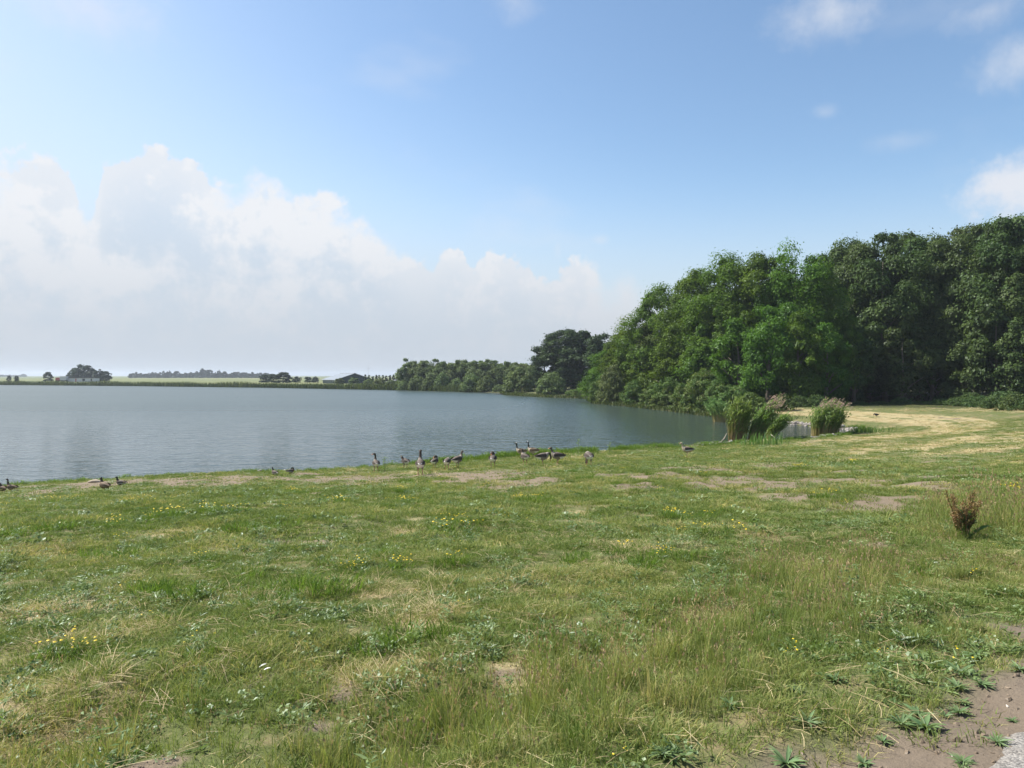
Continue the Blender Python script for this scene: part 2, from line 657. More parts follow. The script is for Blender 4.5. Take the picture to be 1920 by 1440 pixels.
def side_of(x, y, line):
    """signed distance to a line through its first and last points; positive to the right of it (towards the path)"""
    (ax, ay), (bx, by) = line[0], line[-1]
    dx, dy = bx - ax, by - ay
    L = math.hypot(dx, dy)
    return ((x - ax) * dy - (y - ay) * dx) / L


MEAD_EDGE = [hit(a, b, False)[:2] for a, b in [(1500, 852), (1920, 888)]]


def masks(x, y):
    """what covers the land: bare earth, dry mown straw, lushness, worn earth"""
    s = shore_dist(x, y)
    far = np.hypot(x, y)
    n1 = fbm(x * 0.55, y * 0.55, 3, 4)
    n2 = fbm(x * 1.7, y * 1.7, 13, 3)
    tr = poly_dist(x, y, TRAMPLED)
    soil = sstep(5.4 - tr, 0.0, 3.4) * sstep(n1 + 0.50 * (n2 - 0.5), 0.29, 0.54) * 0.92
    soil = np.maximum(soil, sstep(n1 * 0.6 + n2 * 0.4, 0.60, 0.75) * 0.8)
    for (cx, cy), r in SOIL_SPOTS:
        soil = np.maximum(soil, sstep(r * (0.3 + 0.6 * n2) - np.hypot(x - cx, (y - cy) * .8), -0.06, 0.05))
    # the mown meadow on the right: swaths that follow the shore and the inlet
    mead = sstep(-side_of(x, y, MEAD_EDGE) + (n1 - .5) * 5, -2.5, 5) * sstep(x - 0.30 * y, -4, 6) * (s > 0)
    band = fbm(s * 0.62 + 1.5 * fbm(x * 0.05, y * 0.05, 9, 2), (x + y) * 0.035, 17, 3)
    straw = mead * sstep(band + .45 * (n2 - .5), 0.42, 0.64) * 0.78 * sstep(s, 1.5, 6.0)
    straw = np.maximum(straw, 0.5 * sstep(fbm(x * 0.9, y * 0.9, 23, 3), 0.58, 0.78))
    for (cx, cy), r in STRAW_SPOTS:
        straw = np.maximum(straw, sstep(r * (0.6 + 0.9 * n2) - np.hypot(x - cx, y - cy), -0.1, 0.15))
    worn = sstep(side_of(x, y, EARTH_EDGE) + (n2 - 0.5) * 0.55 + (n1 - 0.5) * 0.3 + 0.15, -0.10, 0.20) * (far < 30) * (y < 12)
    lush = sstep(1.9 - s, 0.0, 1.0) * (s > -0.2)
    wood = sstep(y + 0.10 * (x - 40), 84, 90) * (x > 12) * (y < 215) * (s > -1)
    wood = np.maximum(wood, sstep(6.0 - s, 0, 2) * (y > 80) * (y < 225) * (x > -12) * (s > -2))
    mead = mead * (1 - wood)
    straw = straw * (1 - wood)
    soil = soil * (1 - wood)
    masks.wood = wood
    return soil, straw, mead, worn, lush, s


def build_ground():
    def axis(*segs):
        a = []
        for lo, hi, st in segs:
            a.append(np.arange(lo, hi, st))
        return np.concatenate(a)
    xs = axis((-6000, -1200, 600), (-1200, -420, 40), (-420, -46, 4.5), (-46, -5, 0.36), (-5, 5, 0.14), (5, 62, 0.36), (62, 150, 4), (150, 1000, 60), (1000, 6001, 500))
    ys = axis((-300, -20, 20), (-20, 1, 1.0), (1, 11, 0.14), (11, 92, 0.33), (92, 215, 1.3), (215, 440, 3.0), (440, 1000, 30), (1000, 7001, 400))
    X, Y = np.meshgrid(xs, ys)
    Z = ground_z(X, Y)
    nx, ny = len(xs), len(ys)
    soil, straw, mead, worn, lush, s = masks(X, Y)
    idx = np.arange(nx * ny).reshape(ny, nx)
    f = np.stack([idx[:-1, :-1], idx[:-1, 1:], idx[1:, 1:], idx[1:, :-1]], -1).reshape(-1, 4)
    m, t, out = new_mat('meadow_soil')
    tc = t.node('ShaderNodeTexCoord')
    P = tc.outputs['Object']
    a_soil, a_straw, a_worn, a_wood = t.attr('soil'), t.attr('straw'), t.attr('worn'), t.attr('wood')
    fine = t.noise(P, 38, 5, 0.7)
    mid = t.noise(P, 5.0, 5, 0.62)
    big = t.noise(P, 0.6, 4, 0.55)
    streak = t.noise(t.mapping(P, (1.0, 3.0, 1.0), (0, 0, R(25))), 1.3, 5, 0.65)
    green = t.mix(fine, (0.052, 0.072, 0.022), (0.15, 0.165, 0.060))
    dry = t.mix(fine, (0.145, 0.115, 0.060), (0.31, 0.245, 0.130))
    c = t.mix(t.smooth(t.math('ADD', t.math('MULTIPLY', mid, 0.6), t.math('MULTIPLY', big, 0.4)), 0.46, 0.68), green, dry)
    straw_c = t.mix(fine, (0.20, 0.165, 0.080), (0.45, 0.37, 0.215))
    sm = t.math('MULTIPLY', t.smooth(t.math('ADD', a_straw, t.math('MULTIPLY', t.math('SUBTRACT', streak, 0.5), 1.3)), 0.25, 0.75), 0.95)
    c = t.mix(sm, c, straw_c)
    soil_c = t.mix(t.math('ADD', t.math('MULTIPLY', fine, 0.6), t.math('MULTIPLY', mid, 0.4)), (0.110, 0.085, 0.058), (0.26, 0.205, 0.145))
    c = t.mix(t.smooth(t.math('ADD', a_soil, t.math('MULTIPLY', t.math('SUBTRACT', mid, 0.5), 0.8)), 0.3, 0.8), c, soil_c)
    worn_c = t.mix(t.math('ADD', t.math('MULTIPLY', fine, 0.35), t.math('MULTIPLY', mid, 0.65)), (0.110, 0.084, 0.060), (0.205, 0.165, 0.124))
    chips = t.smooth(t.noise(P, 130, 2, 0.5), 0.72, 0.78)
    worn_c = t.mix(t.math('MULTIPLY', chips, 0.55), worn_c, (0.55, 0.50, 0.42))
    c = t.mix(a_worn, c, worn_c)
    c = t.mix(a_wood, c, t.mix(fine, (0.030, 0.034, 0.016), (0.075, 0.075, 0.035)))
    # far farmland beyond the lake: long pale strips of crops
    sep = t.node('ShaderNodeSeparateXYZ')
    t.l.new(P, sep.inputs[0])
    farm = t.smooth(sep.outputs[1], 225, 300)
    strips = t.noise(t.mapping(P, (0.0012, 0.011, 1.0), (0, 0, R(8))), 1.0, 2, 0.5)
    fc_ = t.mix(t.smooth(strips, 0.40, 0.60), (0.070, 0.105, 0.034), (0.205, 0.205, 0.092))
    fc_ = t.mix(t.math('MULTIPLY', fine, 0.5), fc_, (0.09, 0.115, 0.045))
    c = t.mix(farm, c, fc_)
    b = t.node('ShaderNodeBsdfPrincipled')
    t.l.new(c, b.inputs['Base Color'])
    b.inputs['Roughness'].default_value = 0.95
    b.inputs['Specular IOR Level'].default_value = 0.15
    bp = t.node('ShaderNodeBump')
    bp.inputs['Strength'].default_value = 0.9
    bp.inputs['Distance'].default_value = 0.03
    t.l.new(t.math('ADD', t.math('MULTIPLY', fine, 0.5), mid), bp.inputs['Height'])
    t.l.new(bp.outputs[0], b.inputs['Normal'])
    t.l.new(b.outputs[0], out.inputs[0])
    me = mesh_np('ground', np.c_[X.ravel(), Y.ravel(), Z.ravel()], f, [m], True,
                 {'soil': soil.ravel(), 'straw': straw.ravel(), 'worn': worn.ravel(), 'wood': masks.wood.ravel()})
    o = link('ground', me)
    tag(o, 'grassy lakeside bank and meadow running on to flat farmland', 'ground', kind='structure')


build_ground()


WAVE = (1.05, 0.65)                  # calm and gusty ripple strength


def build_water():
    m, t, out = new_mat('lake_water')
    tc = t.node('ShaderNodeTexCoord')
    P = tc.outputs['Object']
    # ripples run across the wind, which blows from the left; slopes taken over a fixed step so that they hold far out
    sep = t.node('ShaderNodeSeparateXYZ')
    t.l.new(P, sep.inputs[0])
    gust = t.noise(t.mapping(P, (0.35, 1.0, 1), (0, 0, R(20))), 0.035, 4, 0.55)
    # the wood shelters the water that lies close under it
    lee = t.math('SUBTRACT', 1.0, t.math('MULTIPLY', t.smooth(t.math('ADD', sep.outputs[0], t.math('MULTIPLY', gust, 14.0)), 2.0, 24.0), 0.50))
    amp = t.math('MULTIPLY', lee, t.math('ADD', WAVE[0], t.math('MULTIPLY', t.smooth(gust, 0.35, 0.65), WAVE[1])))

    def height(off):
        q = t.mapping(P, (1, 1, 1), loc=off)
        w1 = t.noise(t.mapping(q, (0.50, 1.0, 1), (0, 0, R(14))), 0.95, 2, 0.5)
        w2 = t.noise(t.mapping(q, (0.55, 1.0, 1), (0, 0, R(-12))), 3.2, 2, 0.55)
        return t.math('ADD', t.math('MULTIPLY', w1, 0.150), t.math('MULTIPLY', w2, 0.085))
    EPS = 0.04
    h0, hx, hy = height((0, 0, 0)), height((EPS, 0, 0)), height((0, EPS, 0))
    amp = t.math('MULTIPLY', amp, t.math('SUBTRACT', 1.0, t.math('MULTIPLY', t.smooth(sep.outputs[1], 42, 170), 0.30)))
    gx = t.math('MULTIPLY', t.math('DIVIDE', t.math('SUBTRACT', h0, hx), EPS), amp)
    gy = t.math('MULTIPLY', t.math('DIVIDE', t.math('SUBTRACT', h0, hy), EPS), amp)
    cb = t.node('ShaderNodeCombineXYZ')
    t.put(cb.inputs[0], gx)
    t.put(cb.inputs[1], gy)
    cb.inputs[2].default_value = 1.0
    nm = t.node('ShaderNodeVectorMath', operation='NORMALIZE')
    t.l.new(cb.outputs[0], nm.inputs[0])
    b = t.node('ShaderNodeBsdfPrincipled')
    b.inputs['Base Color'].default_value = (0.040, 0.058, 0.050, 1)
    openw = t.smooth(sep.outputs[1], 32, 120)
    t.put(b.inputs['Roughness'], t.math('ADD', 0.06, t.math('MULTIPLY', t.math('MULTIPLY', openw, lee), 0.24)))
    b.inputs['IOR'].default_value = 1.333
    b.inputs['Specular IOR Level'].default_value = 0.5
    t.l.new(nm.outputs[0], b.inputs['Normal'])
    t.l.new(b.outputs[0], out.inputs[0])
    V = [(-1150, -80, 0), (60, -80, 0), (60, 460, 0), (-1150, 460, 0)]
    xs = [-1150, -400, -60, 34]
    V = [(-1150, -80, 0), (-30, 20, 0), (34, 46, 0), (34, 170, 0), (10, 250, 0), (-60, 460, 0), (-1150, 460, 0)]
    me = mesh_np('lake', np.array(V), [tuple(range(len(V)))], [m])
    o = link('lake', me)
    tag(o, 'wide rippled grey blue lake behind the grassy bank', 'lake', kind='structure')


build_water()


def build_path():
    m, t, out = new_mat('path_gravel')
    tc = t.node('ShaderNodeTexCoord')
    P = tc.outputs['Object']
    vor = t.node('ShaderNodeTexVoronoi')
    vor.inputs['Scale'].default_value = 95
    t.l.new(P, vor.inputs['Vector'])
    sepc = t.node('ShaderNodeSeparateColor')
    t.l.new(vor.outputs['Color'], sepc.inputs[0])
    g = t.mix(sepc.outputs[0], (0.10, 0.093, 0.084), (0.29, 0.27, 0.245))
    g = t.mix(t.smooth(t.noise(P, 3.0, 4), 0.4, 0.7), g, (0.24, 0.205, 0.165))
    b = t.node('ShaderNodeBsdfPrincipled')
    t.l.new(g, b.inputs['Base Color'])
    b.inputs['Roughness'].default_value = 0.9
    bp = t.node('ShaderNodeBump')
    bp.inputs['Strength'].default_value = 0.8
    bp.inputs['Distance'].default_value = 0.008
    bp.invert = True
    t.l.new(vor.outputs['Distance'], bp.inputs['Height'])
    t.l.new(bp.outputs[0], b.inputs['Normal'])
    t.l.new(b.outputs[0], out.inputs[0])
    (ax, ay), (bx, by) = PATH_EDGE[0], PATH_EDGE[-1]
    d = Vector((bx - ax, by - ay)).normalized()
    nrm = Vector((d.y, -d.x))
    V, Fc = [], []
    L, Wn = 120, 10
    for i in range(L):
        s = -6 + i * 0.2
        for j in range(Wn):
            w = j * 2.2 / (Wn - 1)
            e = 0
            if j == 0:
                e = -0.04 + (float(vnoise(s * 3.1, 3.3, 2)) - 0.5) * 0.07 + (float(vnoise(s * 9.1, 8.3, 2)) - 0.5) * 0.06
            x = ax + d.x * s + nrm.x * (w + e)
            y = ay + d.y * s + nrm.y * (w + e)
            V.append((x, y, float(ground_z(np.array([x]), np.array([y]))[0]) + 0.030 + (0.0 if j else -0.035)))
    for i in range(L - 1):
        for j in range(Wn - 1):
            a = i * Wn + j
            Fc.append((a, a + 1, a + Wn + 1, a + Wn))
    o = link('path', mesh_np('path', np.array(V), Fc, [m], True))
    tag(o, 'grey gravel chip path in the near right corner', 'path', kind='structure')


build_path()

# =====================================================================
# TREES AND SHRUBS
# =====================================================================
def crown_mesh(name, seed, H, Rw, base, prof, n_clump, n_leaf, leaf, mat, clump=0.2, droop=0.0, fill=0.35):
    """leaf-sized faces gathered in clumps through the volume of a crown"""
    g = np.random.default_rng(seed)
    t = g.random(n_clump * 3)
    if prof == 'full':                     # leafy down to the ground
        w = (1 - t ** 3.2) ** 0.55 * (0.80 + 0.20 * np.sin(np.pi * np.minimum(t * 1.2, 1)))
    elif prof == 'round':
        w = np.sqrt(np.clip(1 - (2 * t - 1) ** 2, 0, 1)) ** 0.8
    elif prof == 'dome':
        w = (1 - t ** 2.0) ** 0.5
    elif prof == 'spire':
        w = (1 - t) ** 0.85 + 0.03
    else:                                  # tall oval
        w = (1 - t ** 3.0) ** 0.55 * (0.62 + 0.38 * sstep(t, 0.0, 0.45))
    keep = g.random(len(t)) < (w ** 1.3 + 0.12)
    t, w = t[keep][:n_clump], w[keep][:n_clump]
    n = len(t)
    ang = g.random(n) * 2 * np.pi
    lob = 1 + 0.30 * (vnoise(ang * 1.2 + seed, t * 4 + seed) - 0.5) + 0.34 * (vnoise(np.cos(ang) * 2 + 9, t * 5 + np.sin(ang) * 2 + seed) - 0.5)
    rr = np.sqrt(g.uniform(fill, 1.0, n)) * w * lob * Rw * (1 - clump * 0.5)
    zz = (base + (1 - base) * t) * H
    C = np.c_[np.cos(ang) * rr, np.sin(ang) * rr, zz]
    cr = clump * Rw * g.uniform(0.35, 1.40, n)
    nl = max(4, int(n_leaf / n))
    ci = np.repeat(np.arange(n), nl)
    m = len(ci)
    dirs = g.normal(size=(m, 3))
    dirs /= np.linalg.norm(dirs, axis=1)[:, None]
    dirs[:, 2] = np.where((dirs[:, 2] < -0.25) & (g.random(m) < 0.75), -dirs[:, 2], dirs[:, 2])
    rad = 1 - 0.45 * g.random(m) ** 1.4
    rad = rad * (0.72 + 0.56 * vnoise(dirs[:, 0] * 2.6 + ci * 3.7, dirs[:, 1] * 2.6 + dirs[:, 2] * 2.1 + ci * 1.3))
    rad = np.where(g.random(m) < 0.16, rad * g.uniform(1.0, 1.5, m), rad)
    P = C[ci] + dirs * (rad * cr[ci])[:, None] * np.array([1, 1, 0.85])
    if droop:
        P[:, 2] -= droop * (g.random(m) ** 2) * cr[ci] * 2
    P[:, 2] = np.maximum(P[:, 2], 0.03)
    N = dirs * 1.0 + g.normal(size=(m, 3)) * 0.42 + np.array([0, 0, 0.25])
    N /= np.linalg.norm(N, axis=1)[:, None]
    T = g.normal(size=(m, 3))
    if droop:
        T[:, 2] -= 2.0 * droop
    T -= N * np.sum(T * N, 1)[:, None]
    T /= np.linalg.norm(T, axis=1)[:, None]
    B = np.cross(N, T)
    sz = leaf * g.uniform(0.6, 1.45, m)
    asp = g.uniform(0.42, 0.7, m) if not droop else g.uniform(0.25, 0.45, m)
    a = T * sz[:, None]
    b = B * (sz * asp)[:, None]
    V = np.stack([P - a, P + b - a * 0.1, P + a, P - b - a * 0.1], 1).reshape(-1, 3)
    V[:, 2] = np.maximum(V[:, 2], 0.01)
    Fc = np.arange(m * 4).reshape(m, 4)
    tint = np.clip(g.random(n)[ci] * 0.55 + g.random(m) * 0.45, 0, 1)
    return mesh_np(name, V, Fc, [mat], False, {'tint': np.repeat(tint, 4)})


def trunk_mesh(name, seed, H, r0, Rw, base, mat, limbs=7):
    g = random.Random(seed)
    bend = [(g.uniform(-.3, .3), g.uniform(-.3, .3)) for _ in range(6)]
    pts, rad = [], []
    x = y = 0
    for i in range(6):
        f = i / 5
        pts.append((x, y, -0.25 + f * H * 0.86))
        rad.append(r0 * (1.25 if i == 0 else 1) * (1 - 0.9 * f))
        x += bend[i][0] * H / 22
        y += bend[i][1] * H / 22
    parts = [tube_geo(pts, rad, 7)]
    for k in range(limbs):
        f = g.uniform(max(0.12, base), 0.75)
        i = min(4, int(f * 5))
        q = f * 5 - i
        p0 = Vector(pts[i]).lerp(Vector(pts[i + 1]), q)
        a = g.uniform(0, 6.283)
        L = Rw * g.uniform(0.5, 0.85) * (1.1 - f * 0.6)
        p1 = p0 + Vector((math.cos(a) * L * .5, math.sin(a) * L * .5, L * .45))
        p2 = p0 + Vector((math.cos(a) * L, math.sin(a) * L, L * .8))
        rr = r0 * (1 - 0.85 * f) * 0.55
        parts.append(tube_geo([p0, p1, p2], [rr, rr * .6, rr * .15], 5))
    v, f = join_geo(parts)
    return mesh_np(name, np.array(v), f, [mat], True)


PROTO = {}


def proto(key, variants, **kw):
    L = []
    for i in range(variants):
        c = crown_mesh(key + '_crown', 100 + 13 * i + len(PROTO) * 101, kw['H'], kw['R'], kw['base'], kw['prof'], kw['nc'], kw['nl'], kw['leaf'], kw['mat'],
                       kw.get('clump', .2), kw.get('droop', 0), kw.get('fill', .35))
        tr = trunk_mesh(key + '_trunk', 7 + i, kw['H'], kw.get('r0', .3), kw['R'], kw['base'], M['bark'], kw.get('limbs', 7))
        L.append((c, tr))
    PROTO[key] = (L, kw['H'], kw['R'])


proto('bright', 4, H=20, R=7.2, base=0.02, prof='full', nc=150, nl=56000, leaf=0.20, mat=M['leaf_bright'], clump=.23, droop=.25)
proto('dark', 4, H=22, R=6.6, base=0.10, prof='oval', nc=105, nl=52000, leaf=0.185, mat=M['leaf_dark'], clump=.27, r0=.34)
proto('sapling', 3, H=10, R=3.4, base=0.02, prof='full', nc=60, nl=17000, leaf=0.17, mat=M['leaf_bright'], clump=.30, droop=.25)
proto('darkling', 3, H=10, R=3.2, base=0.04, prof='oval', nc=46, nl=15000, leaf=0.165, mat=M['leaf_dark'], clump=.33)
proto('poplar', 3, H=17, R=4.2, base=0.05, prof='oval', nc=60, nl=17000, leaf=0.25, mat=M['leaf_poplar'], clump=.30)
proto('willow', 3, H=9.5, R=3.0, base=0.02, prof='full', nc=44, nl=11000, leaf=0.24, mat=M['leaf_willow'], clump=.33, droop=.4, r0=.2)
proto('shrub', 4, H=4, R=2.6, base=0.0, prof='dome', nc=90, nl=10000, leaf=0.11, mat=M['leaf_shrub'], clump=.24, fill=.2, r0=.06)
proto('willow_bush', 3, H=5.5, R=4.2, base=0.0, prof='dome', nc=120, nl=11000, leaf=0.19, mat=M['leaf_willow'], clump=.21, fill=.25, r0=.1)
proto('bramble', 3, H=1.8, R=2.4, base=0.0, prof='dome', nc=100, nl=4200, leaf=0.10, mat=M['leaf_bramble'], clump=.20, fill=.1, r0=.03)
proto('far_tree', 4, H=12, R=4.2, base=0.03, prof='full', nc=34, nl=1100, leaf=0.80, mat=M['leaf_far'], clump=.36, limbs=3)
proto('conifer', 2, H=8, R=1.6, base=0.03, prof='spire', nc=50, nl=900, leaf=0.42, mat=M['leaf_far'], clump=.34, limbs=0, r0=.15)
_cnt = [0]


def plant(name, key, x, y, z, H, W, label, cat, group=None, trunk=True):
    """one tree or bush of height H and half-width W standing at x, y, z"""
    L, h0, r0 = PROTO[key]
    _cnt[0] += 1
    i = (_cnt[0] * 7 + int(abs(x) * 3)) % len(L)
    e = empty(name, (x, y, z - 0.05), (_cnt[0] * 2.399) % 6.283)
    tag(e, label, cat, group)
    c, tr = L[i]
    s = (W / r0, W / r0, H / h0)
    o = link('crown', c, e)
    o.scale = s
    if trunk:
        o = link('trunk' if cat == 'tree' else 'stem', tr, e)
        o.scale = s
    return e


def plant_px(name, key, px, dist, top, wpx, label, cat, group=None, trunk=True, lower=0.0):
    x, y, z = at_dist(px, dist)
    z = max(z, 0.02)
    H = top_z(top, dist) - z
    return plant(name, key, x, y, z - lower, H, wpx / F_PX * dist, label, cat, group, trunk)


# --- the bright green trees that lean out over the lake
bright = [(1148, 137, 652, 42), (1188, 131, 598, 52), (1240, 126, 545, 60), (1300, 119, 512, 64), (1362, 112, 490, 68), (1425, 108, 482, 66), (1490, 104, 466, 66), (1535, 103, 500, 56)]
for i, (px, d_, tp, w) in enumerate(bright):
    plant_px('leafy_tree', 'bright', px, d_, tp, w * 1.38, '%s tall bright green tree from the lake end of the wood' % ORD[i], 'tree', 'bright green trees above the lake')
low = [(1160, 130, 690, 34), (1215, 123, 655, 40), (1270, 116, 640, 42), (1325, 109, 610, 46), (1385, 103, 600, 46), (1440, 98, 575, 46), (1500, 97, 590, 44), (1548, 97, 610, 40)]
for i, (px, d_, tp, w) in enumerate(low):
    plant_px('young_tree', 'sapling', px, d_, tp, w * 1.2, '%s low bright green tree behind the waterside shrubs, counting from the lake' % ORD[i], 'tree', 'low green trees behind the shrubs')
# --- the dark trees of the wood on the right
dark = [(1562, 116, 478, 48), (1612, 112, 462, 52), (1660, 107, 442, 56), (1722, 110, 456, 56), (1778, 106, 446, 54), (1832, 103, 424, 58), (1888, 99, 418, 60), (1942, 97, 412, 62), (2010, 95, 420, 62), (1588, 121, 458, 50), (1692, 116, 446, 50), (1750, 117, 450, 50), (1805, 113, 436, 50), (1860, 109, 422, 52), (1915, 106, 416, 52)]
dark.sort()
for i, (px, d_, tp, w) in enumerate(dark):
    plant_px('woodland_tree', 'dark', px, d_, tp, w * 1.4, '%s tall dark green tree of the right hand wood, counting from the bright trees' % ORD[i], 'tree', 'dark trees of the wood')
for i, (px, d_, tp, w) in enumerate([(1600, 103, 620, 40), (1690, 101, 615, 44), (1748, 103, 640, 40), (1812, 99, 640, 44), (1868, 96, 560, 52), (1925, 92, 600, 44), (1632, 108, 690, 40), (1658, 111, 690, 40), (1590, 108, 690, 40)]):
    plant_px('understorey_tree', 'darkling', px, d_, tp, w, '%s small tree at the foot of the dark wood, from the left' % ORD[i], 'tree', 'small trees at the foot of the wood')
k = 0
for row, (d_, tp0) in enumerate([(126, 505), (140, 515), (158, 530)]):
    for px in range(1255 + row * 30, 2080, 62):
        tp = tp0 + max(0, (1560 - px) * 0.28) - max(0, (px - 1600) * 0.12)
        x, y, z = at_dist(px + (k * 37) % 23 - 11, d_ + (k * 13) % 9)
        plant('woodland_tree', 'dark', x, y, z, top_z(tp, d_) - z, 7.0, 'dark tree deep within the wood, hidden behind the front trees', 'tree', 'trees deep within the wood')
        k += 1

# --- shrubs at the water's edge under the bright trees
shr = [(1122, 128, 712, 22, 'shrub'), (1150, 124, 690, 30, 'willow_bush'), (1188, 117, 716, 26, 'shrub'), (1222, 111, 726, 28, 'shrub'), (1252, 106, 712, 34, 'shrub'), (1283, 100, 722, 32, 'shrub'),
       (1318, 94, 700, 42, 'shrub'), (1350, 90, 716, 36, 'shrub'), (1382, 86, 728, 36, 'shrub'), (1410, 82, 740, 34, 'shrub'), (1300, 96, 738, 30, 'shrub'), (1240, 105, 740, 26, 'shrub')]
for i, (px, d_, tp, w, ky) in enumerate(sorted(shr)):
    x, y, z = at_dist(px, d_)
    while shore_dist(np.array([x]), np.array([y]))[0] < 0.4:
        x += 0.4
    z = max(float(ground_z(np.array([x]), np.array([y]))[0]), 0.0)
    plant('waterside_shrub', ky, x, y, z, top_z(tp, d_) - z, w / F_PX * d_, '%s olive green shrub at the waterline below the bright trees, from the left' % ORD[i], 'shrub', 'shrubs at the waterline', True)
# --- undergrowth and brambles along the foot of the wood
und = [(1470, 84, 742, 26), (1500, 90, 744, 24), (1530, 92, 742, 26), (1572, 93, 748, 22), (1612, 96, 752, 20), (1650, 97, 752, 18), (1690, 97, 746, 22), (1728, 96, 752, 24), (1765, 95, 748, 26), (1800, 92, 746, 30),
       (1838, 88, 744, 32), (1872, 83, 743, 32), (1905, 78, 742, 34), (1945, 74, 740, 36), (1990, 72, 740, 36), (1820, 95, 738, 30), (1880, 92, 736, 32)]
for i, (px, d_, tp, w) in enumerate(sorted(und)):
    plant_px('bramble_bush', 'bramble', px, d_, tp, w, '%s low bramble or nettle bush along the foot of the wood, from the left' % ORD[i], 'bush', 'brambles along the foot of the wood')

# --- the dark clump across the bay
for i, (px, d_, tp, w) in enumerate([(1024, 204, 640, 24), (1045, 200, 624, 28), (1072, 198, 622, 28), (1100, 196, 624, 28), (1128, 190, 630, 26)]):
    plant_px('poplar_tree', 'poplar', px, d_, tp - 3, w * 1.35, '%s dark round topped tree of the clump across the bay, from the left' % ORD[i], 'tree', 'dark clump across the bay')
for px, d_, tp in [(1060, 212, 640), (1090, 210, 636), (1118, 212, 640), (1150, 205, 640), (1180, 200, 640)]:
    plant_px('poplar_tree', 'poplar', px, d_, tp, 28, 'dark tree at the back of the clump across the bay', 'tree', 'back of the clump across the bay')
# --- the even row of willows
px = 762
i = 0
while px < 1010:
    d_ = 248 - (px - 750) * 0.10
    tp = 673 + [0, 2, -1, 1, 3, 0][i % 6] + (5 if px > 960 else 0)
    plant_px('willow_tree', 'willow', px, d_, tp, 20 + (i * 5) % 4, '%s tree in the even row of grey green willows across the lake' % ORD[i], 'tree', 'row of willows across the lake')
    px += 18.5
    i += 1
for px in range(772, 1010, 26):
    plant_px('willow_tree', 'willow', px, 262, 677, 20, 'willow standing in the second rank behind the even row', 'tree', 'second rank of willows')
# --- waterside bushes below the willows
for i, (px, d_, tp, w) in enumerate([(757, 240, 716, 14), (782, 236, 706, 18), (806, 231, 708, 16), (830, 228, 702, 17), (856, 222, 711, 15), (884, 214, 703, 22), (912, 209, 706, 18), (935, 203, 722, 12)]):
    plant_px('willow_bush', 'willow_bush', px, d_, tp, w, '%s rounded bush at the water below the row of willows, from the left' % ORD[i], 'bush', 'bushes below the row of willows')
plant_px('willow_bush', 'willow_bush', 977, 186, 692, 33, 'large rounded grey green willow bush on the far point', 'bush')
plant_px('willow_bush', 'willow_bush', 1034, 170, 701, 34, 'yellow green dome shaped willow bush in front of the dark clump', 'bush')
plant_px('shrub', 'shrub', 1095, 158, 727, 26, 'low bright reed and shrub mound at the head of the bay', 'bush')
plant_px('shrub', 'shrub', 1072, 163, 731, 14, 'small low mound of green beside the dome shaped willow', 'bush')

# --- trees round the barn and along the far shore
for i, (px, d_, tp, w) in enumerate([(497, 400, 702, 12), (512, 395, 701, 13), (531, 372, 698, 16), (557, 400, 706, 9), (577, 400, 706.5, 8), (591, 400, 706, 7)]):
    plant_px('round_tree', 'far_tree', px, d_, tp, w, '%s rounded dark tree to the left of the barn' % ORD[i], 'tree', 'rounded trees left of the barn')
for i, (px, d_, tp, w) in enumerate([(636, 306, 708, 10), (663, 296, 707, 11)]):
    plant_px('small_tree', 'willow', px, d_, tp, w, ['small pale tree before the left corner of the barn', 'small pale tree before the middle of the barn gable'][i], 'tree')
for i, (px, tp) in enumerate([(685, 702), (692, 703), (699, 704), (706, 701.5), (711, 703), (718, 703), (724, 704), (731, 702), (738, 701), (744, 704)]):
    plant_px('conifer_tree', 'conifer', px, 345, tp, 4.2, '%s dark pointed conifer between the barn and the willows' % ORD[i], 'tree', 'conifers beside the barn')
for i, (px, d_, tp, w) in enumerate([(692, 285, 711, 13), (712, 276, 710, 14), (733, 268, 713, 13), (676, 275, 719, 15), (750, 262, 712, 12)]):
    plant_px('far_bush', 'willow_bush', px, d_, tp, w, '%s bush of the thicket right of the barn' % ORD[i], 'bush', 'thicket right of the barn')
for i, (px, tp, w) in enumerate([(90, 697.5, 8), (136, 696, 11), (143, 690, 13), (153, 684, 14), (165, 686, 14), (172, 692, 12), (185, 693, 11), (198, 696, 11)]):
    d_ = 470
    plant_px('far_tree', 'far_tree', px, d_ + (i % 3) * 8, tp, w,
             'lone small tree left of the lorry across the lake' if i == 0 else '%s tree of the dark grove behind the white shed' % ORD[i - 1], 'tree',
             None if i == 0 else 'grove behind the white shed')
k = 0
px = 244
while px < 500:
    n_ = float(vnoise(px * 0.09, 1.7, 4))
    tp = 701.5 - 9.0 * n_ * (0.35 + (k * 7 % 5) / 5)
    if 375 < px < 395:
        tp = 693.5
    if k % 6 == 2:
        tp -= 2.2
    plant_px('horizon_tree', 'far_tree', px, 1050 + (k * 53) % 160, tp, 4.0 + (k * 3) % 4, 'bluish tree in the hazy belt on the far left horizon', 'tree', 'hazy tree belt on the horizon')
    px += 5.2
    k += 1
for px, tp in [(2, 702.5), (10, 703), (18, 702.5), (27, 703.2), (44, 701), (35, 703.4)]:
    plant_px('horizon_tree', 'far_tree', px, 2100, tp, 5.5, 'faint tree far off on the left edge of the horizon', 'tree', 'faint trees at the left edge')
for i, (px, tp) in enumerate([(17, 704.5), (31, 703.8)]):
    plant_px('young_tree', 'far_tree', px, 405, tp, 4.0, ['slender young tree above the far reeds at the left edge', 'second slender young tree above the far reeds'][i], 'tree')


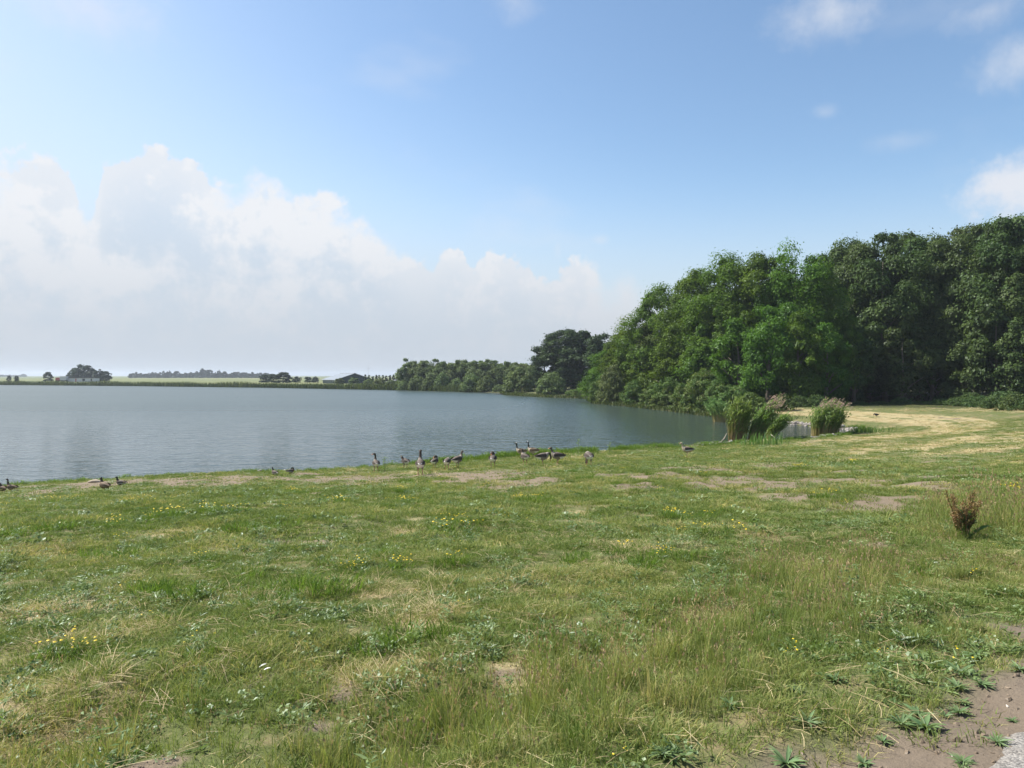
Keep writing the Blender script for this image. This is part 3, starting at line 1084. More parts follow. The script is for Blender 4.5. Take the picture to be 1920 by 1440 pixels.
# --- reeds
def blade_strips(P, H, W, lean, g, tilt=None, seg=3):
    """upright strips: P (n,3) feet, H heights, W widths, lean (n,2) sideways offset at the tip"""
    n = len(P)
    ang = g.random(n) * np.pi
    sx, sy = np.cos(ang) * W * .5, np.sin(ang) * W * .5
    V = []
    for k in range(seg + 1):
        f = k / seg
        c = P + np.c_[lean[:, 0] * f ** 1.8, lean[:, 1] * f ** 1.8, H * (f - 0.12 * f * f)]
        ww = (1 - f ** 2.0) * 0.92 + 0.08
        V.append(c + np.c_[sx * ww, sy * ww, np.zeros(n)])
        V.append(c - np.c_[sx * ww, sy * ww, np.zeros(n)])
    V = np.stack(V, 1).reshape(-1, 3)
    b = np.arange(n) * (2 * (seg + 1))
    Fc = np.concatenate([np.stack([b + 2 * k, b + 2 * k + 1, b + 2 * k + 3, b + 2 * k + 2], 1) for k in range(seg)])
    return V, Fc, 2 * (seg + 1)


def reed_belt():
    g = np.random.default_rng(5)
    line = SHORE[29:38]
    P = []
    for (ax, ay), (bx, by) in zip(line[:-1], line[1:]):
        L = math.hypot(bx - ax, by - ay)
        if ax > -5:
            continue
        n = int(L * 26)
        t = g.random(n)
        off = g.uniform(-1.2, 2.6, n)
        nx, ny = -(by - ay) / L, (bx - ax) / L
        nx, ny = -nx, -ny
        P.append(np.c_[ax + (bx - ax) * t + nx * off, ay + (by - ay) * t + ny * off])
    line = SHORE[19:31]
    for (ax, ay), (bx, by) in zip(line[:-1], line[1:]):
        L = math.hypot(bx - ax, by - ay)
        n = int(L * 60)
        t = g.random(n)
        off = g.uniform(-0.5, 4.0, n)
        nx, ny = (by - ay) / L, -(bx - ax) / L
        P.append(np.c_[ax + (bx - ax) * t + nx * off, ay + (by - ay) * t + ny * off])
    P = np.concatenate(P)
    s = shore_dist(P[:, 0], P[:, 1])
    P = P[(s > -1.0) & (s < 4.2)]
    P = P[P[:, 0] > -480]
    n = len(P)
    big = fbm(P[:, 0] * 0.06, P[:, 1] * 0.06, 3, 3)
    H = (2.0 + 1.3 * big) * g.uniform(0.7, 1.1, n) * np.where(P[:, 0] > -4, .34, 1.0)
    V, Fc, m = blade_strips(np.c_[P, np.zeros(n) - 0.1], H, g.uniform(0.15, 0.34, n) * np.where(P[:, 0] > -4, .6, 1.0), g.normal(size=(n, 2)) * 0.35, g, seg=2)
    o = link('reed_belt', mesh_np('reed_belt', V, Fc, [M['reed_belt']], False, {'tint': np.repeat(np.clip(big * .6 + g.random(n) * .5 - .1, 0, 1), m)}))
    tag(o, 'long low belt of green reeds along the far shore', 'reeds', kind='stuff')


reed_belt()


def reed_clump(px, py, wpx, hpx, lean, label, plumes=True, seed=1, n=420, dry=0.35):
    x, y, z = hit(px, py)
    d_ = y
    Rw = wpx / F_PX * d_
    Ht = hpx / F_PX * d_
    g = np.random.default_rng(seed)
    e = empty('reed_clump', (x, y, max(z, 0) - 0.02))
    tag(e, label, 'reeds', 'reed clumps at the inlet')
    a = g.random(n) * 2 * np.pi
    r = np.sqrt(g.random(n)) * Rw
    P = np.c_[np.cos(a) * r, np.sin(a) * r * 0.8, np.zeros(n)]
    H = Ht * g.uniform(0.62, 1.0, n) * (1 - 0.30 * (r / Rw) ** 2)
    ln = np.c_[lean * H + g.normal(size=n) * 0.20 + 0.32 * P[:, 0], g.normal(size=n) * 0.24 + 0.4 * P[:, 1]]
    V, Fc, m = blade_strips(P, H, np.full(n, 0.045), ln, g, seg=4)
    o = link('stems', mesh_np('reed_stems', V, Fc, [M['reed_stem']], False, {'tint': np.clip(np.tile(np.repeat(np.linspace(0, 1, 5) ** .6, 2), n) * 1.2 - .15 + np.repeat(g.normal(size=n) * .2, m), 0, 1)}), e)
    o['kind'] = 'stuff'
    # leaves along the upper two thirds of every stem, blown to the right
    nl = 8
    si = np.repeat(np.arange(n), nl)
    f = np.clip(g.beta(2.6, 1.5, len(si)), 0.30, 0.99)
    base = P[si] + np.c_[ln[si, 0] * f ** 1.8, ln[si, 1] * f ** 1.8, H[si] * (f - 0.12 * f * f)]
    L = g.uniform(0.22, 0.50, len(si))
    az = g.normal(size=len(si)) * 0.9 + (0.0 if lean >= 0 else np.pi)
    out = np.c_[np.cos(az), np.sin(az), np.zeros(len(si))]
    p1 = base + out * (L * .32)[:, None] + np.c_[np.zeros(len(si)), np.zeros(len(si)), L * .50]
    p2 = base + out * (L * .8)[:, None] + np.c_[np.zeros(len(si)), np.zeros(len(si)), L * g.uniform(.15, .95, len(si))]
    sd = np.cross(out, np.array([0, 0, 1.0])) * 0.6 + np.array([0, 0, .5])
    sd = sd / np.linalg.norm(sd, axis=1)[:, None] * g.uniform(.028, .05, len(si))[:, None]
    V = np.stack([base, p1 + sd, p2, p1 - sd], 1).reshape(-1, 3)
    V[:, 2] = np.maximum(V[:, 2], 0.02)
    o = link('leaves', mesh_np('reed_leaves', V, np.arange(len(V)).reshape(-1, 4), [M['reed_leaf']], False, {'tint': np.repeat(g.random(len(si)), 4)}), e)
    o['kind'] = 'stuff'
    if plumes:
        k = np.where(H > np.quantile(H, 0.55))[0][:110]
        tips = P[k] + np.c_[ln[k, 0], ln[k, 1], H[k] * 0.88]
        VV = []
        for q in range(9):
            fr = q / 9
            off = np.c_[0.30 * fr + g.normal(size=len(k)) * .03, g.normal(size=len(k)) * .03, 0.30 * fr + g.normal(size=len(k)) * .02]
            c = tips + off
            dv = np.c_[g.uniform(.05, .13, len(k)), g.normal(size=len(k)) * .04, g.uniform(-.04, .08, len(k))]
            w = np.c_[np.zeros(len(k)), np.full(len(k), .018), np.full(len(k), .018)]
            VV.append(np.stack([c, c + dv * .5 + w, c + dv, c + dv * .5 - w], 1))
        V = np.concatenate(VV).reshape(-1, 3)
        o = link('plumes', mesh_np('reed_plumes', V, np.arange(len(V)).reshape(-1, 4), [M['reed_plume']], False,
                                   {'tint': np.repeat(g.random(len(V) // 4), 4)}), e)
        o['kind'] = 'stuff'
    return e


reed_clump(1383, 830, 17, 106, 0.02, 'leftmost tall green reed clump standing in the water at the inlet', False, 2, 330)
reed_clump(1416, 829, 14, 98, 0.42, 'reed clump with brown feathery plumes blown to the right', True, 3, 260)
reed_clump(1443, 827, 9, 66, 0.62, 'shorter reed clump bending right over the inlet water', False, 4, 150)
reed_clump(1546, 818, 25, 80, 0.16, 'broad rounded reed clump on the stony right side of the inlet', True, 6, 380)
reed_clump(1352, 792, 16, 60, -0.25, 'pale green reeds leaning left at the foot of the waterside shrubs', False, 8, 180)


def sword_clump(px, py, label, n=60, h=0.9, seed=1, w=0.7):
    x, y, z = hit(px, py)
    g = np.random.default_rng(seed)
    P = np.c_[g.normal(size=n) * w, g.normal(size=n) * 0.25, np.zeros(n)]
    V, Fc, m = blade_strips(P, h * g.uniform(.6, 1.1, n), np.full(n, .05), g.normal(size=(n, 2)) * .12, g)
    o = link('iris_clump', mesh_np('iris_clump', V, Fc, [M['reed_leaf']], False, {'tint': np.repeat(g.random(n) * .7, m)}))
    o.location = (x, y, z - 0.02)
    tag(o, label, 'plant')


sword_clump(1432, 834, 'clump of upright sword shaped green leaves before the reeds', 90, 0.95, 3)
sword_clump(1630, 812, 'bright green tuft of tall grass at the end of the stones', 160, 0.75, 5, 0.9)


# --- stones round the inlet
def stones():
    g = np.random.default_rng(9)
    m, t, out = new_mat('pale_stone')
    a = t.attr('tint')
    c = t.mix(a, (0.13, 0.115, 0.100), (0.36, 0.325, 0.29))
    b = t.node('ShaderNodeBsdfPrincipled')
    t.l.new(c, b.inputs['Base Color'])
    b.inputs['Roughness'].default_value = 0.9
    t.l.new(b.outputs[0], out.inputs[0])
    bm = bmesh.new()
    bmesh.ops.create_icosphere(bm, subdivisions=1, radius=1)
    iv = np.array([v.co[:] for v in bm.verts])
    fi = np.array([[v.index for v in f.verts] for f in bm.faces])
    bm.free()

    def section(name, line, n, spread, label):
        V, Fc, T = [], [], []
        P = np.array(line)
        seg = np.hypot(*(P[1:] - P[:-1]).T)
        cum = np.concatenate([[0], np.cumsum(seg)])
        for i in range(n):
            u = g.random() * cum[-1]
            k = min(len(seg) - 1, int(np.searchsorted(cum, u) - 1))
            q = (u - cum[k]) / seg[k]
            p = P[k] * (1 - q) + P[k + 1] * q
            p = p + g.normal(size=2) * spread
            z = max(float(ground_z(p[0:1], p[1:2])[0]), -0.05)
            r = g.uniform(0.07, 0.17) * (1.0 if g.random() < .9 else 1.5)
            sc = np.array([g.uniform(.8, 1.3), g.uniform(.8, 1.3), g.uniform(.55, .85)]) * r
            vv = iv * (1 + g.normal(size=(len(iv), 1)) * .10) * sc
            an = g.random() * 6.28
            ca, sa = math.cos(an), math.sin(an)
            vv = np.c_[vv[:, 0] * ca - vv[:, 1] * sa, vv[:, 0] * sa + vv[:, 1] * ca, vv[:, 2]]
            V.append(vv + np.array([p[0], p[1], z + r * .35]))
            Fc.append(fi + len(iv) * i)
            T.append(np.full(len(iv), g.random()))
        o = link(name, mesh_np(name, np.concatenate(V), np.concatenate(Fc), [m], True, {'tint': np.concatenate(T)}))
        tag(o, label, 'stones', kind='stuff')
    section('stone_edging', SHORE[11:17], 1250, 0.26, 'line of pale loose stones along the near edge of the inlet')
    section('stone_edging', SHORE[16:21], 380, 0.18, 'pale loose stones banked round the far side of the inlet')
    section('stone_edging', SHORE[5:7], 26, 0.3, 'few pale stones at the waterline by the resting ducks')


stones()
x, y, z = hit(178, 905)
v, f = tube_geo([(-0.55, 0, 0), (-0.3, 0, 0.08), (0, 0, 0.13), (0.35, 0, 0.09), (0.6, 0, 0)], [(.05, .03), (.25, .1), (.3, .14), (.2, .1), (.04, .02)], 9)
o = link('shore_stone', mesh_np('shore_stone', np.array(v), f, [plain_mat('pale_rock', (0.33, 0.27, 0.20), .9, .3, 5, .4)], True))
o.location = (x, y, z - .02)
o.scale = (.62, .6, .55)
tag(o, 'flat pale stone at the waterline behind the resting ducks', 'stone')
for (a, b, c, d_, lab) in [(1352, 829, 1363, 812, 'pale dead stick leaning in the water left of the reeds'), (1447, 818, 1460, 829, 'bleached branch lying on the stones beside the bent reeds')]:
    p0, p1 = Vector(hit(a, b)), Vector(hit(c if c > a else c, max(b, d_) - 1))
    p1 = Vector((p0.x + (c - a) / F_PX * p0.y, p0.y, p0.z + (b - d_) / F_PX * p0.y)) if d_ < b else Vector(hit(c, d_)) + Vector((0, 0, .1))
    if d_ > b:
        p0 = p1 + Vector(((a - c) / F_PX * p1.y, 0.2, (d_ - b) / F_PX * p1.y))
    mid = (p0 + p1) / 2 + Vector((.05, .05, -.04))
    v, f = tube_geo([p0, mid, p1], [.04, .035, .015], 6)
    o = link('driftwood_stick', mesh_np('driftwood_stick', np.array([tuple(q) for q in v]), f, [plain_mat('bleached_wood', (.45, .38, .30), .9)], True))
    tag(o, lab, 'stick')
# low dark spit in the lake before the willows
v, f = tube_geo([(-2.2, 0, 0), (-1, 0, .03), (0.5, 0, .10), (2.0, .2, .16), (3.6, .3, .1)], [(.05, .02), (.5, .08), (.7, .14), (.8, .16), (.2, .05)], 9)
o = link('mud_spit', mesh_np('mud_spit', np.array(v), f, [plain_mat('dark_mud', (.045, .042, .036), .8)], True))
o.location = (-2.9, 187, 0)
tag(o, 'low dark mud spit in the water before the willow bushes', 'mud', kind='structure')

# =====================================================================
# BUILDINGS AND VEHICLES FAR OFF
# =====================================================================
M['barn_wall'] = plain_mat('barn_wall', (0.022, 0.040, 0.048), .6, .2, 1)
M['barn_panel'] = plain_mat('barn_panel', (0.11, 0.15, 0.16), .5, .2, 1)
M['barn_roof'] = plain_mat('barn_roof', (0.20, 0.225, 0.25), .45, .1, .5)
M['white_paint'] = plain_mat('white_paint', (0.52, 0.52, 0.53), .5, .05, 2)
M['red_paint'] = plain_mat('red_paint', (0.35, 0.05, 0.04), .5, .1, 2)
M['dark_roof'] = plain_mat('dark_roof', (0.06, 0.065, 0.075), .7, .2, 1)
M['rubber'] = plain_mat('rubber', (0.02, 0.02, 0.02), .8, .2, 3)
M['glass_dark'] = plain_mat('glass_dark', (0.03, 0.04, 0.05), .1, .1, 1)
M['steel'] = plain_mat('steel', (0.35, 0.36, 0.38), .5, .1, 1)
M['field_crop'] = leaf_mat('field_crop', (0.05, 0.08, 0.03), (0.12, 0.15, 0.05), .2)


def part(name, geo, mat, parent):
    return link(name, mesh_np(name, np.array([tuple(q) for q in geo[0]]), geo[1], [mat]), parent)


def barn():
    d_ = 345.0
    pxm = d_ / F_PX
    # local frame: x along the gable (to the right and away), y along the ridge (to the left and away)
    x0, y0, z0 = at_dist(630, d_)          # near corner, between the long wall and the gable
    W, L, He, Hr = 19.0, 19.0, top_z(711.4, d_) - z0, top_z(700.2, d_ + 6) - z0
    e = empty('barn', (x0, y0, z0 - 0.1), R(34))
    tag(e, 'large dark barn with a pale grey pitched roof across the lake', 'barn')
    t = 0.25
    part('long_wall', box_geo(0, t, 0, L, 0, He), M['barn_wall'], e)
    part('long_wall', box_geo(W - t, W, 0, L, 0, He), M['barn_wall'], e)
    for yy in (0.01, L - t - .01):
        V = [(t, yy, 0), (W - t, yy, 0), (W - t, yy, He), (W / 2, yy, Hr - .1), (t, yy, He)]
        V += [(a, b + t, c) for a, b, c in V]
        Fc = [(0, 1, 2, 3, 4), (9, 8, 7, 6, 5)] + [(i, i + 5, (i + 1) % 5 + 5, (i + 1) % 5) for i in range(5)]
        part('gable_wall', (V, Fc), M['barn_wall'], e)
    for i in range(6):
        yy = 0.7 + i * 3.05
        part('wall_panel', box_geo(-.06, -.003, yy, yy + 2.3, .5, He - .35), M['barn_panel'], e)
    for sgn in (0, 1):
        xa, xb = (-.7, W / 2) if sgn == 0 else (W / 2, W + .7)
        za, zb = (He - .1, Hr + .25) if sgn == 0 else (Hr + .25, He - .1)
        V = [(xa, -.6, za), (xb, -.6, zb), (xb, L + .6, zb), (xa, L + .6, za)]
        V += [(a, b, c - .2) for a, b, c in V]
        Fc = [(0, 1, 2, 3), (7, 6, 5, 4), (0, 4, 5, 1), (1, 5, 6, 2), (2, 6, 7, 3), (3, 7, 4, 0)]
        r_ = part('roof', (V, Fc), M['barn_roof'], e)
        if sgn == 0:
            part('ridge_cap', box_geo(W / 2 - .3, W / 2 + .3, -.6, L + .6, Hr + .2, Hr + .35), M['steel'], r_)
    part('door', box_geo(W * .36, W * .64, -.06, .005, .1, He * .92), M['dark_roof'], e)


barn()


def shed():
    d_ = 440.0
    x0, y0, z0 = at_dist(125, d_)
    L = 51 / F_PX * d_
    top = top_z(708.3, d_) - z0
    e = empty('shed', (x0, y0, z0))
    tag(e, 'long low white shed with a dark roof edge across the lake', 'shed')
    part('wall', box_geo(0, L, 0, 6, 0, top - .25), M['white_paint'], e)
    part('roof', box_geo(-.2, L + .2, -.25, 6.25, top - .25, top), M['dark_roof'], e)
    for f_, w, mt in ((.32, .7, 'red_paint'), (.58, 1.6, 'glass_dark'), (.88, .9, 'glass_dark')):
        part('door' if mt == 'red_paint' else 'window', box_geo(L * f_, L * f_ + w, -.06, -.003, .6 if mt != 'red_paint' else 0, top - .55), M[mt], e)
    # the lorry beside it
    x1, y1, z1 = at_dist(103, d_ - 2)
    e = empty('lorry', (x1, y1, z1))
    tag(e, 'red cab lorry with a white box body left of the white shed', 'lorry')
    pm = d_ / F_PX
    tt = top_z(705.6, d_) - z1
    part('box_body', box_geo(9 * pm, 20.5 * pm, 0, 2.5, 1.0, tt), M['white_paint'], e)
    part('chassis', box_geo(0.8 * pm, 20 * pm, .3, 2.2, .6, .95), M['rubber'], e)
    c = part('cab', box_geo(.6 * pm, 8 * pm, .1, 2.4, .96, tt * .78), M['red_paint'], e)
    part('windscreen', box_geo(.4 * pm, .58 * pm, .3, 2.2, tt * .5, tt * .74), M['glass_dark'], c)
    for wx in (3, 13, 17.5):
        for yy in (.15, 2.2):
            v, f = tube_geo([(wx * pm, yy - .15, .5), (wx * pm, yy + .15, .5)], [.5, .5], 12)
            part('wheel', (v, f), M['rubber'], e)


shed()
for px, tp, d_, lab in [(690.5, 684, 380, 'taller thin mast rising behind the barn'), (746, 688, 340, 'short thin mast at the left end of the willows')]:
    x, y, z = at_dist(px, d_)
    e = empty('mast', (x, y, z))
    tag(e, lab, 'mast')
    Hm = top_z(tp, d_) - z
    part('pole', tube_geo([(0, 0, 0), (0, 0, Hm)], [.10, .045], 6), M['steel'], e)
    part('cross_arm', box_geo(-.7, .7, -.04, .04, Hm * .78, Hm * .78 + .08), M['steel'], e)
# small pale roofed hut in the thicket
x, y, z = at_dist(733, 300)
e = empty('hut', (x, y, z), R(20))
tag(e, 'small hut with a pale sloping roof in the thicket', 'hut')
hh = top_z(713.2, 300) - z
part('wall', box_geo(-2, 2, -1.5, 1.5, 0, hh - .5), M['barn_wall'], e)
V = [(-2.3, -1.8, hh - .5), (2.3, -1.8, hh + .2), (2.3, 1.8, hh + .2), (-2.3, 1.8, hh - .5)]
V += [(a, b, c - .12) for a, b, c in V]
part('roof', (V, [(0, 1, 2, 3), (7, 6, 5, 4), (0, 4, 5, 1), (1, 5, 6, 2), (2, 6, 7, 3), (3, 7, 4, 0)]), M['white_paint'], e)

# =====================================================================
# BIRDS
# =====================================================================
GREY = {'body': (.110, .088, .070), 'breast': (.26, .22, .18), 'vent': (.85, .84, .82), 'neck': (.080, .062, .048), 'head': (.085, .066, .050), 'bill': (.55, .22, .10),
        'leg': (.42, .20, .15), 'wing': (.060, .048, .040), 'edge': (.22, .19, .16), 'tail': (.10, .08, .07)}
CANADA = {'body': (.20, .145, .090), 'breast': (.42, .35, .26), 'vent': (.80, .79, .77), 'neck': (.010, .010, .010), 'head': (.010, .010, .010), 'bill': (.010, .010, .010),
          'leg': (.03, .03, .03), 'wing': (.17, .120, .075), 'edge': (.36, .28, .19), 'tail': (.02, .02, .02), 'chin': (.75, .74, .7)}
EGYPT = {'body': (.20, .15, .11), 'breast': (.36, .30, .23), 'vent': (.40, .28, .16), 'neck': (.30, .24, .18), 'head': (.33, .27, .20), 'bill': (.40, .18, .15),
         'leg': (.42, .20, .16), 'wing': (.045, .035, .030), 'edge': (.80, .78, .74), 'tail': (.02, .02, .02)}
MALLARD = {'body': (.16, .11, .070), 'breast': (.20, .13, .08), 'vent': (.22, .16, .11), 'neck': (.055, .042, .032), 'head': (.035, .032, .026), 'bill': (.14, .11, .05),
           'leg': (.45, .17, .04), 'wing': (.11, .078, .050), 'edge': (.28, .21, .14), 'tail': (.13, .10, .07)}
DRAKE = {'body': (.13, .105, .085), 'breast': (.10, .06, .045), 'vent': (.60, .58, .55), 'neck': (.02, .03, .022), 'head': (.012, .02, .014), 'bill': (.30, .26, .06),
         'leg': (.45, .17, .04), 'wing': (.075, .060, .050), 'edge': (.50, .46, .42), 'tail': (.55, .53, .50)}
CROW = {k: (.012, .012, .013) for k in GREY}

NECKS = {   # neck and head: points after the breast, with radii; last two are the face and the root of the bill
    'alert': [((.25, 0, .50), .075), ((.29, 0, .60), .048), ((.295, 0, .70), .038), ((.30, 0, .755), .044), ((.335, 0, .785), .050), ((.375, 0, .778), .040), ((.405, 0, .768), .026)],
    'short': [((.25, 0, .49), .080), ((.29, 0, .56), .055), ((.30, 0, .62), .044), ((.31, 0, .655), .047), ((.345, 0, .675), .050), ((.385, 0, .668), .040), ((.415, 0, .658), .026)],
    'preen': [((.26, .02, .48), .080), ((.30, .06, .55), .055), ((.26, .10, .60), .046), ((.19, .13, .60), .046), ((.12, .14, .575), .050), ((.07, .14, .545), .040), ((.04, .135, .52), .026)],
    'graze': [((.28, 0, .42), .078), ((.36, 0, .36), .055), ((.42, 0, .27), .044), ((.45, 0, .18), .044), ((.465, 0, .12), .050), ((.48, 0, .08), .040), ((.49, 0, .055), .026)],
    'bow': [((.26, 0, .47), .078), ((.33, 0, .49), .055), ((.39, 0, .45), .046), ((.42, 0, .39), .046), ((.425, 0, .33), .050), ((.42, 0, .29), .040), ((.415, 0, .262), .026)],
    'tuck': [((.24, 0, .50), .085), ((.25, 0, .57), .062), ((.21, .03, .605), .055), ((.14, .05, .60), .055), ((.08, .06, .585), .052), ((.04, .06, .565), .042), ((.015, .06, .55), .028)],
    'look_left': [((.25, 0, .50), .075), ((.285, 0, .60), .048), ((.285, 0, .70), .038), ((.285, .01, .755), .044), ((.29, .04, .785), .050), ((.29, .08, .778), .040), ((.29, .11, .768), .026)],
}
_birdmesh = {}


def bird_meshes(pose, pal_name, pal, sit):
    key = (pose, pal_name, sit)
    if key in _birdmesh:
        return _birdmesh[key]
    torso = [((-.46, 0, .395), (.012, .008)), ((-.40, 0, .385), (.050, .026)), ((-.32, 0, .37), (.085, .065)), ((-.22, 0, .37), (.122, .105)), ((-.08, 0, .375), (.145, .138)),
             ((.07, 0, .385), (.146, .145)), ((.17, 0, .405), (.125, .130)), ((.225, 0, .445), (.098, .100))]
    neck = NECKS[pose]
    spine = torso + neck
    pts = [p for p, r in spine]
    rad = [r for p, r in spine]
    parts = [tube_geo(pts, rad, 14)]
    if not sit:
        for s in (-1, 1):
            lx = .02 if s > 0 else -.03
            parts.append(tube_geo([(-.02, s * .07, .34), (-.03 + lx * .3, s * .072, .24), (-.02 + lx * .6, s * .072, .18)], [.058, .036, .018], 8))
            parts.append(tube_geo([(-.02 + lx * .6, s * .072, .19), (lx, s * .072, .10), (lx, s * .072, .012)], [.016, .013, .014], 7))
            for da in (-.5, 0, .5):
                parts.append(tube_geo([(lx - .01, s * .072, .016), (lx + .05 * math.cos(da), s * .072 + .05 * math.sin(da), .012), (lx + .085 * math.cos(da), s * .072 + .085 * math.sin(da), .008)], [.013, .011, .008], 6))
    v, f = join_geo(parts)
    tmp = mesh_np('tmp', np.array(v), f)
    to = bpy.data.objects.new('tmp', tmp)
    COL.objects.link(to)
    md = to.modifiers.new('r', 'REMESH')
    md.mode = 'VOXEL'
    md.voxel_size = 0.0105
    md2 = to.modifiers.new('s', 'SMOOTH')
    md2.iterations = 3
    md2.factor = 0.4
    dg = bpy.context.evaluated_depsgraph_get()
    body = bpy.data.meshes.new_from_object(to.evaluated_get(dg))
    bpy.data.objects.remove(to, do_unlink=True)
    bpy.data.meshes.remove(tmp)
    n = len(body.vertices)
    co = np.empty(n * 3, np.float32)
    body.vertices.foreach_get('co', co)
    co = co.reshape(-1, 3)
    sp = np.array(pts)
    dd = np.stack([np.linalg.norm(co - p, axis=1) for p in sp], 1)
    near = dd.argmin(1)
    col = np.zeros((n, 3))
    nt = len(torso)
    for i in range(n):
        k = near[i]
        x_, y_, z_ = co[i]
        if z_ < .20 and not sit and x_ < .2:
            c = pal['leg']
        elif k < 2:
            c = pal['tail'] if z_ > .395 else pal['vent']
        elif k == 2:
            c = pal['vent'] if (z_ < .42) else pal['body']
        elif k == 3:
            c = pal['vent'] if z_ < .385 else pal['body']
        elif k < nt:
            c = pal['breast'] if (z_ < .36 or x_ > .14) else pal['body']
        elif k < nt + 1:
            c = pal['breast'] if pal_name != 'drake' else pal['breast']
        elif k < nt + 4:
            c = pal['neck']
        else:
            c = pal['head']
            if 'chin' in pal and k == nt + 4 and dd[i, nt + 4] > .034 and dd[i, nt + 3] < dd[i, nt + 5] + .02:
                c = pal['chin']
        if z_ < .02 and sit is False and x_ < .2:
            c = pal['leg']
        col[i] = c
    at = body.attributes.new('col', 'FLOAT_COLOR', 'POINT')
    at.data.foreach_set('color', np.c_[col, np.ones(n)].astype(np.float32).ravel())
    body.materials.clear()
    body.materials.append(M['plumage'])
    body.polygons.foreach_set('use_smooth', np.full(len(body.polygons), True))
    # folded wings: layered feather rows, pale edged, longest row behind
    wings = []
    for s in (-1, 1):
        V, Fc, C = [], [], []
        rows = [(.17, -.16, .462, .075, .0), (.06, -.27, .468, .070, .004), (-.06, -.37, .462, .055, .008), (-.18, -.47, .446, .034, .012)]
        for (xa, xb, zc, hh, off) in rows:
            ns = 9
            o0 = len(V)
            for i in range(ns):
                fr = i / (ns - 1)
                xx = xa + (xb - xa) * fr
                half = hh * (1 - (2 * fr - 1) ** 4) ** .5 * (1.0 - .35 * fr) + .004
                ysurf = .150 * math.sqrt(max(.02, 1 - ((xx - 0.02) / .50) ** 2)) + .004 + off
                for j, q in enumerate((-1.5, -.75, 0, .75)):
                    zz = zc - .035 + q * half
                    yy = ysurf * (math.sqrt(max(0.06, 1 - ((zz - .385) / .17) ** 2)))
                    V.append((xx, s * (yy + .006), zz))
                    pale = (j == 0) or (i == ns - 1)
                    C.append(pal['edge'] if pale else pal['wing'])
            for i in range(ns - 1):
                for j in range(3):
                    a = o0 + i * 4 + j
                    q = (a, a + 1, a + 5, a + 4)
                    Fc.append(q if s < 0 else tuple(reversed(q)))
        # give the wing its thickness
        nv = len(V)
        V2 = V + [(a, b - s * .012, c) for a, b, c in V]
        F2 = Fc + [tuple(reversed([i + nv for i in q])) for q in Fc]
        w = mesh_np('wing', np.array(V2), F2, [M['plumage']], True, {'col': np.array(C + C)})
        wings.append(w)
    p, q = Vector(pts[-1]), Vector(pts[-2])
    dr = (p - q).normalized()
    v, f = tube_geo([p - dr * .012, p + dr * .012, p + dr * .05, p + dr * .068], [(.024, .024), (.022, .020), (.016, .010), (.006, .004)], 8)
    bill = mesh_np('bill', np.array([tuple(a) for a in v]), f, [M['plumage']], True, {'col': np.tile(np.array(pal['bill']), (len(v), 1))})
    _birdmesh[key] = (body, wings, bill)
    return _birdmesh[key]


def bird(name, px, py, heading, pose, pal_name, size, label, cat, sit=False, group=None, lift=0.0):
    pal = {'grey': GREY, 'canada': CANADA, 'egypt': EGYPT, 'mallard': MALLARD, 'drake': DRAKE, 'crow': CROW}[pal_name]
    x, y, z = hit(px, py)
    k = size * 1.1
    e = empty(name, (x, y, z + (-.225 * k if sit else 0.0) + lift), R(heading), (k * .74, k * 1.02, k))
    tag(e, label, cat, group)
    body, wings, bill = bird_meshes(pose, pal_name, pal, sit)
    link('body', body, e)
    for w in wings:
        link('wing', w, e)
    link('bill', bill, e)
    return e


GG = 'geese on the bank'
# heading: 0 faces right in the picture, 90 faces away, 180 faces left
bird('goose', 705, 885, 108, 'look_left', 'grey', 1.0, 'grey goose standing furthest left of the geese, neck up, bill to the left', 'goose', group=GG)
bird('goose', 760, 880, 125, 'preen', 'grey', .95, 'preening grey goose between the leftmost goose and the tall necked one', 'goose', group=GG)
bird('goose', 788, 891, 96, 'alert', 'grey', 1.05, 'grey goose with tall upright neck seen from behind, nearest of the flock', 'goose', group=GG)
bird('goose', 815, 879, 65, 'tuck', 'grey', .88, 'small grey goose with tucked head just right of the tall necked goose', 'goose', group=GG)
bird('goose', 838, 881, 80, 'bow', 'grey', .92, 'grey goose with lowered head and white rump, left of the upright dark one', 'goose', group=GG)
bird('goose', 858, 879, 48, 'short', 'grey', 1.05, 'dark upright grey goose in front of the lush shore grass', 'goose', group=GG)
bird('goose', 924, 877, 85, 'tuck', 'grey', .98, 'grey goose standing alone with its back turned, left of the black necked pair', 'goose', group=GG)
bird('goose', 977, 861, 172, 'alert', 'canada', 1.0, 'left of the two black necked brown geese at the water', 'goose', group=GG)
bird('goose', 999, 860, 168, 'alert', 'canada', 1.05, 'right of the two black necked brown geese, head highest', 'goose', group=GG)
bird('goose', 984, 872, 118, 'short', 'grey', .92, 'grey goose directly in front of the black necked pair', 'goose', group=GG)
bird('goose', 1018, 874, 12, 'bow', 'grey', 1.02, 'grey goose facing right with its head bent down to its breast', 'goose', group=GG)
bird('goose', 1045, 873, 172, 'short', 'grey', 1.05, 'pale breasted grey goose facing left, beside the one with bent head', 'goose', group=GG)
bird('goose', 1104, 875, 98, 'graze', 'grey', 1.02, 'pale goose grazing alone with its back turned, right of the flock', 'goose', group=GG)
bird('goose', 1288, 858, 176, 'short', 'egypt', .92, 'dark winged goose with white wing patch standing apart on the right', 'goose', group=GG)
bird('crow', 1643, 784, 165, 'bow', 'crow', .70, 'black crow feeding on the mown meadow beyond the reeds', 'crow')
DK = 'ducks resting on the shore'
bird('duck', 4, 921, 150, 'tuck', 'mallard', .66, 'dark duck cut off by the left edge of the photo', 'duck', True, DK)
bird('duck', 22, 920, 172, 'alert', 'mallard', .66, 'brown duck with raised dark head at the left edge', 'duck', True, DK)
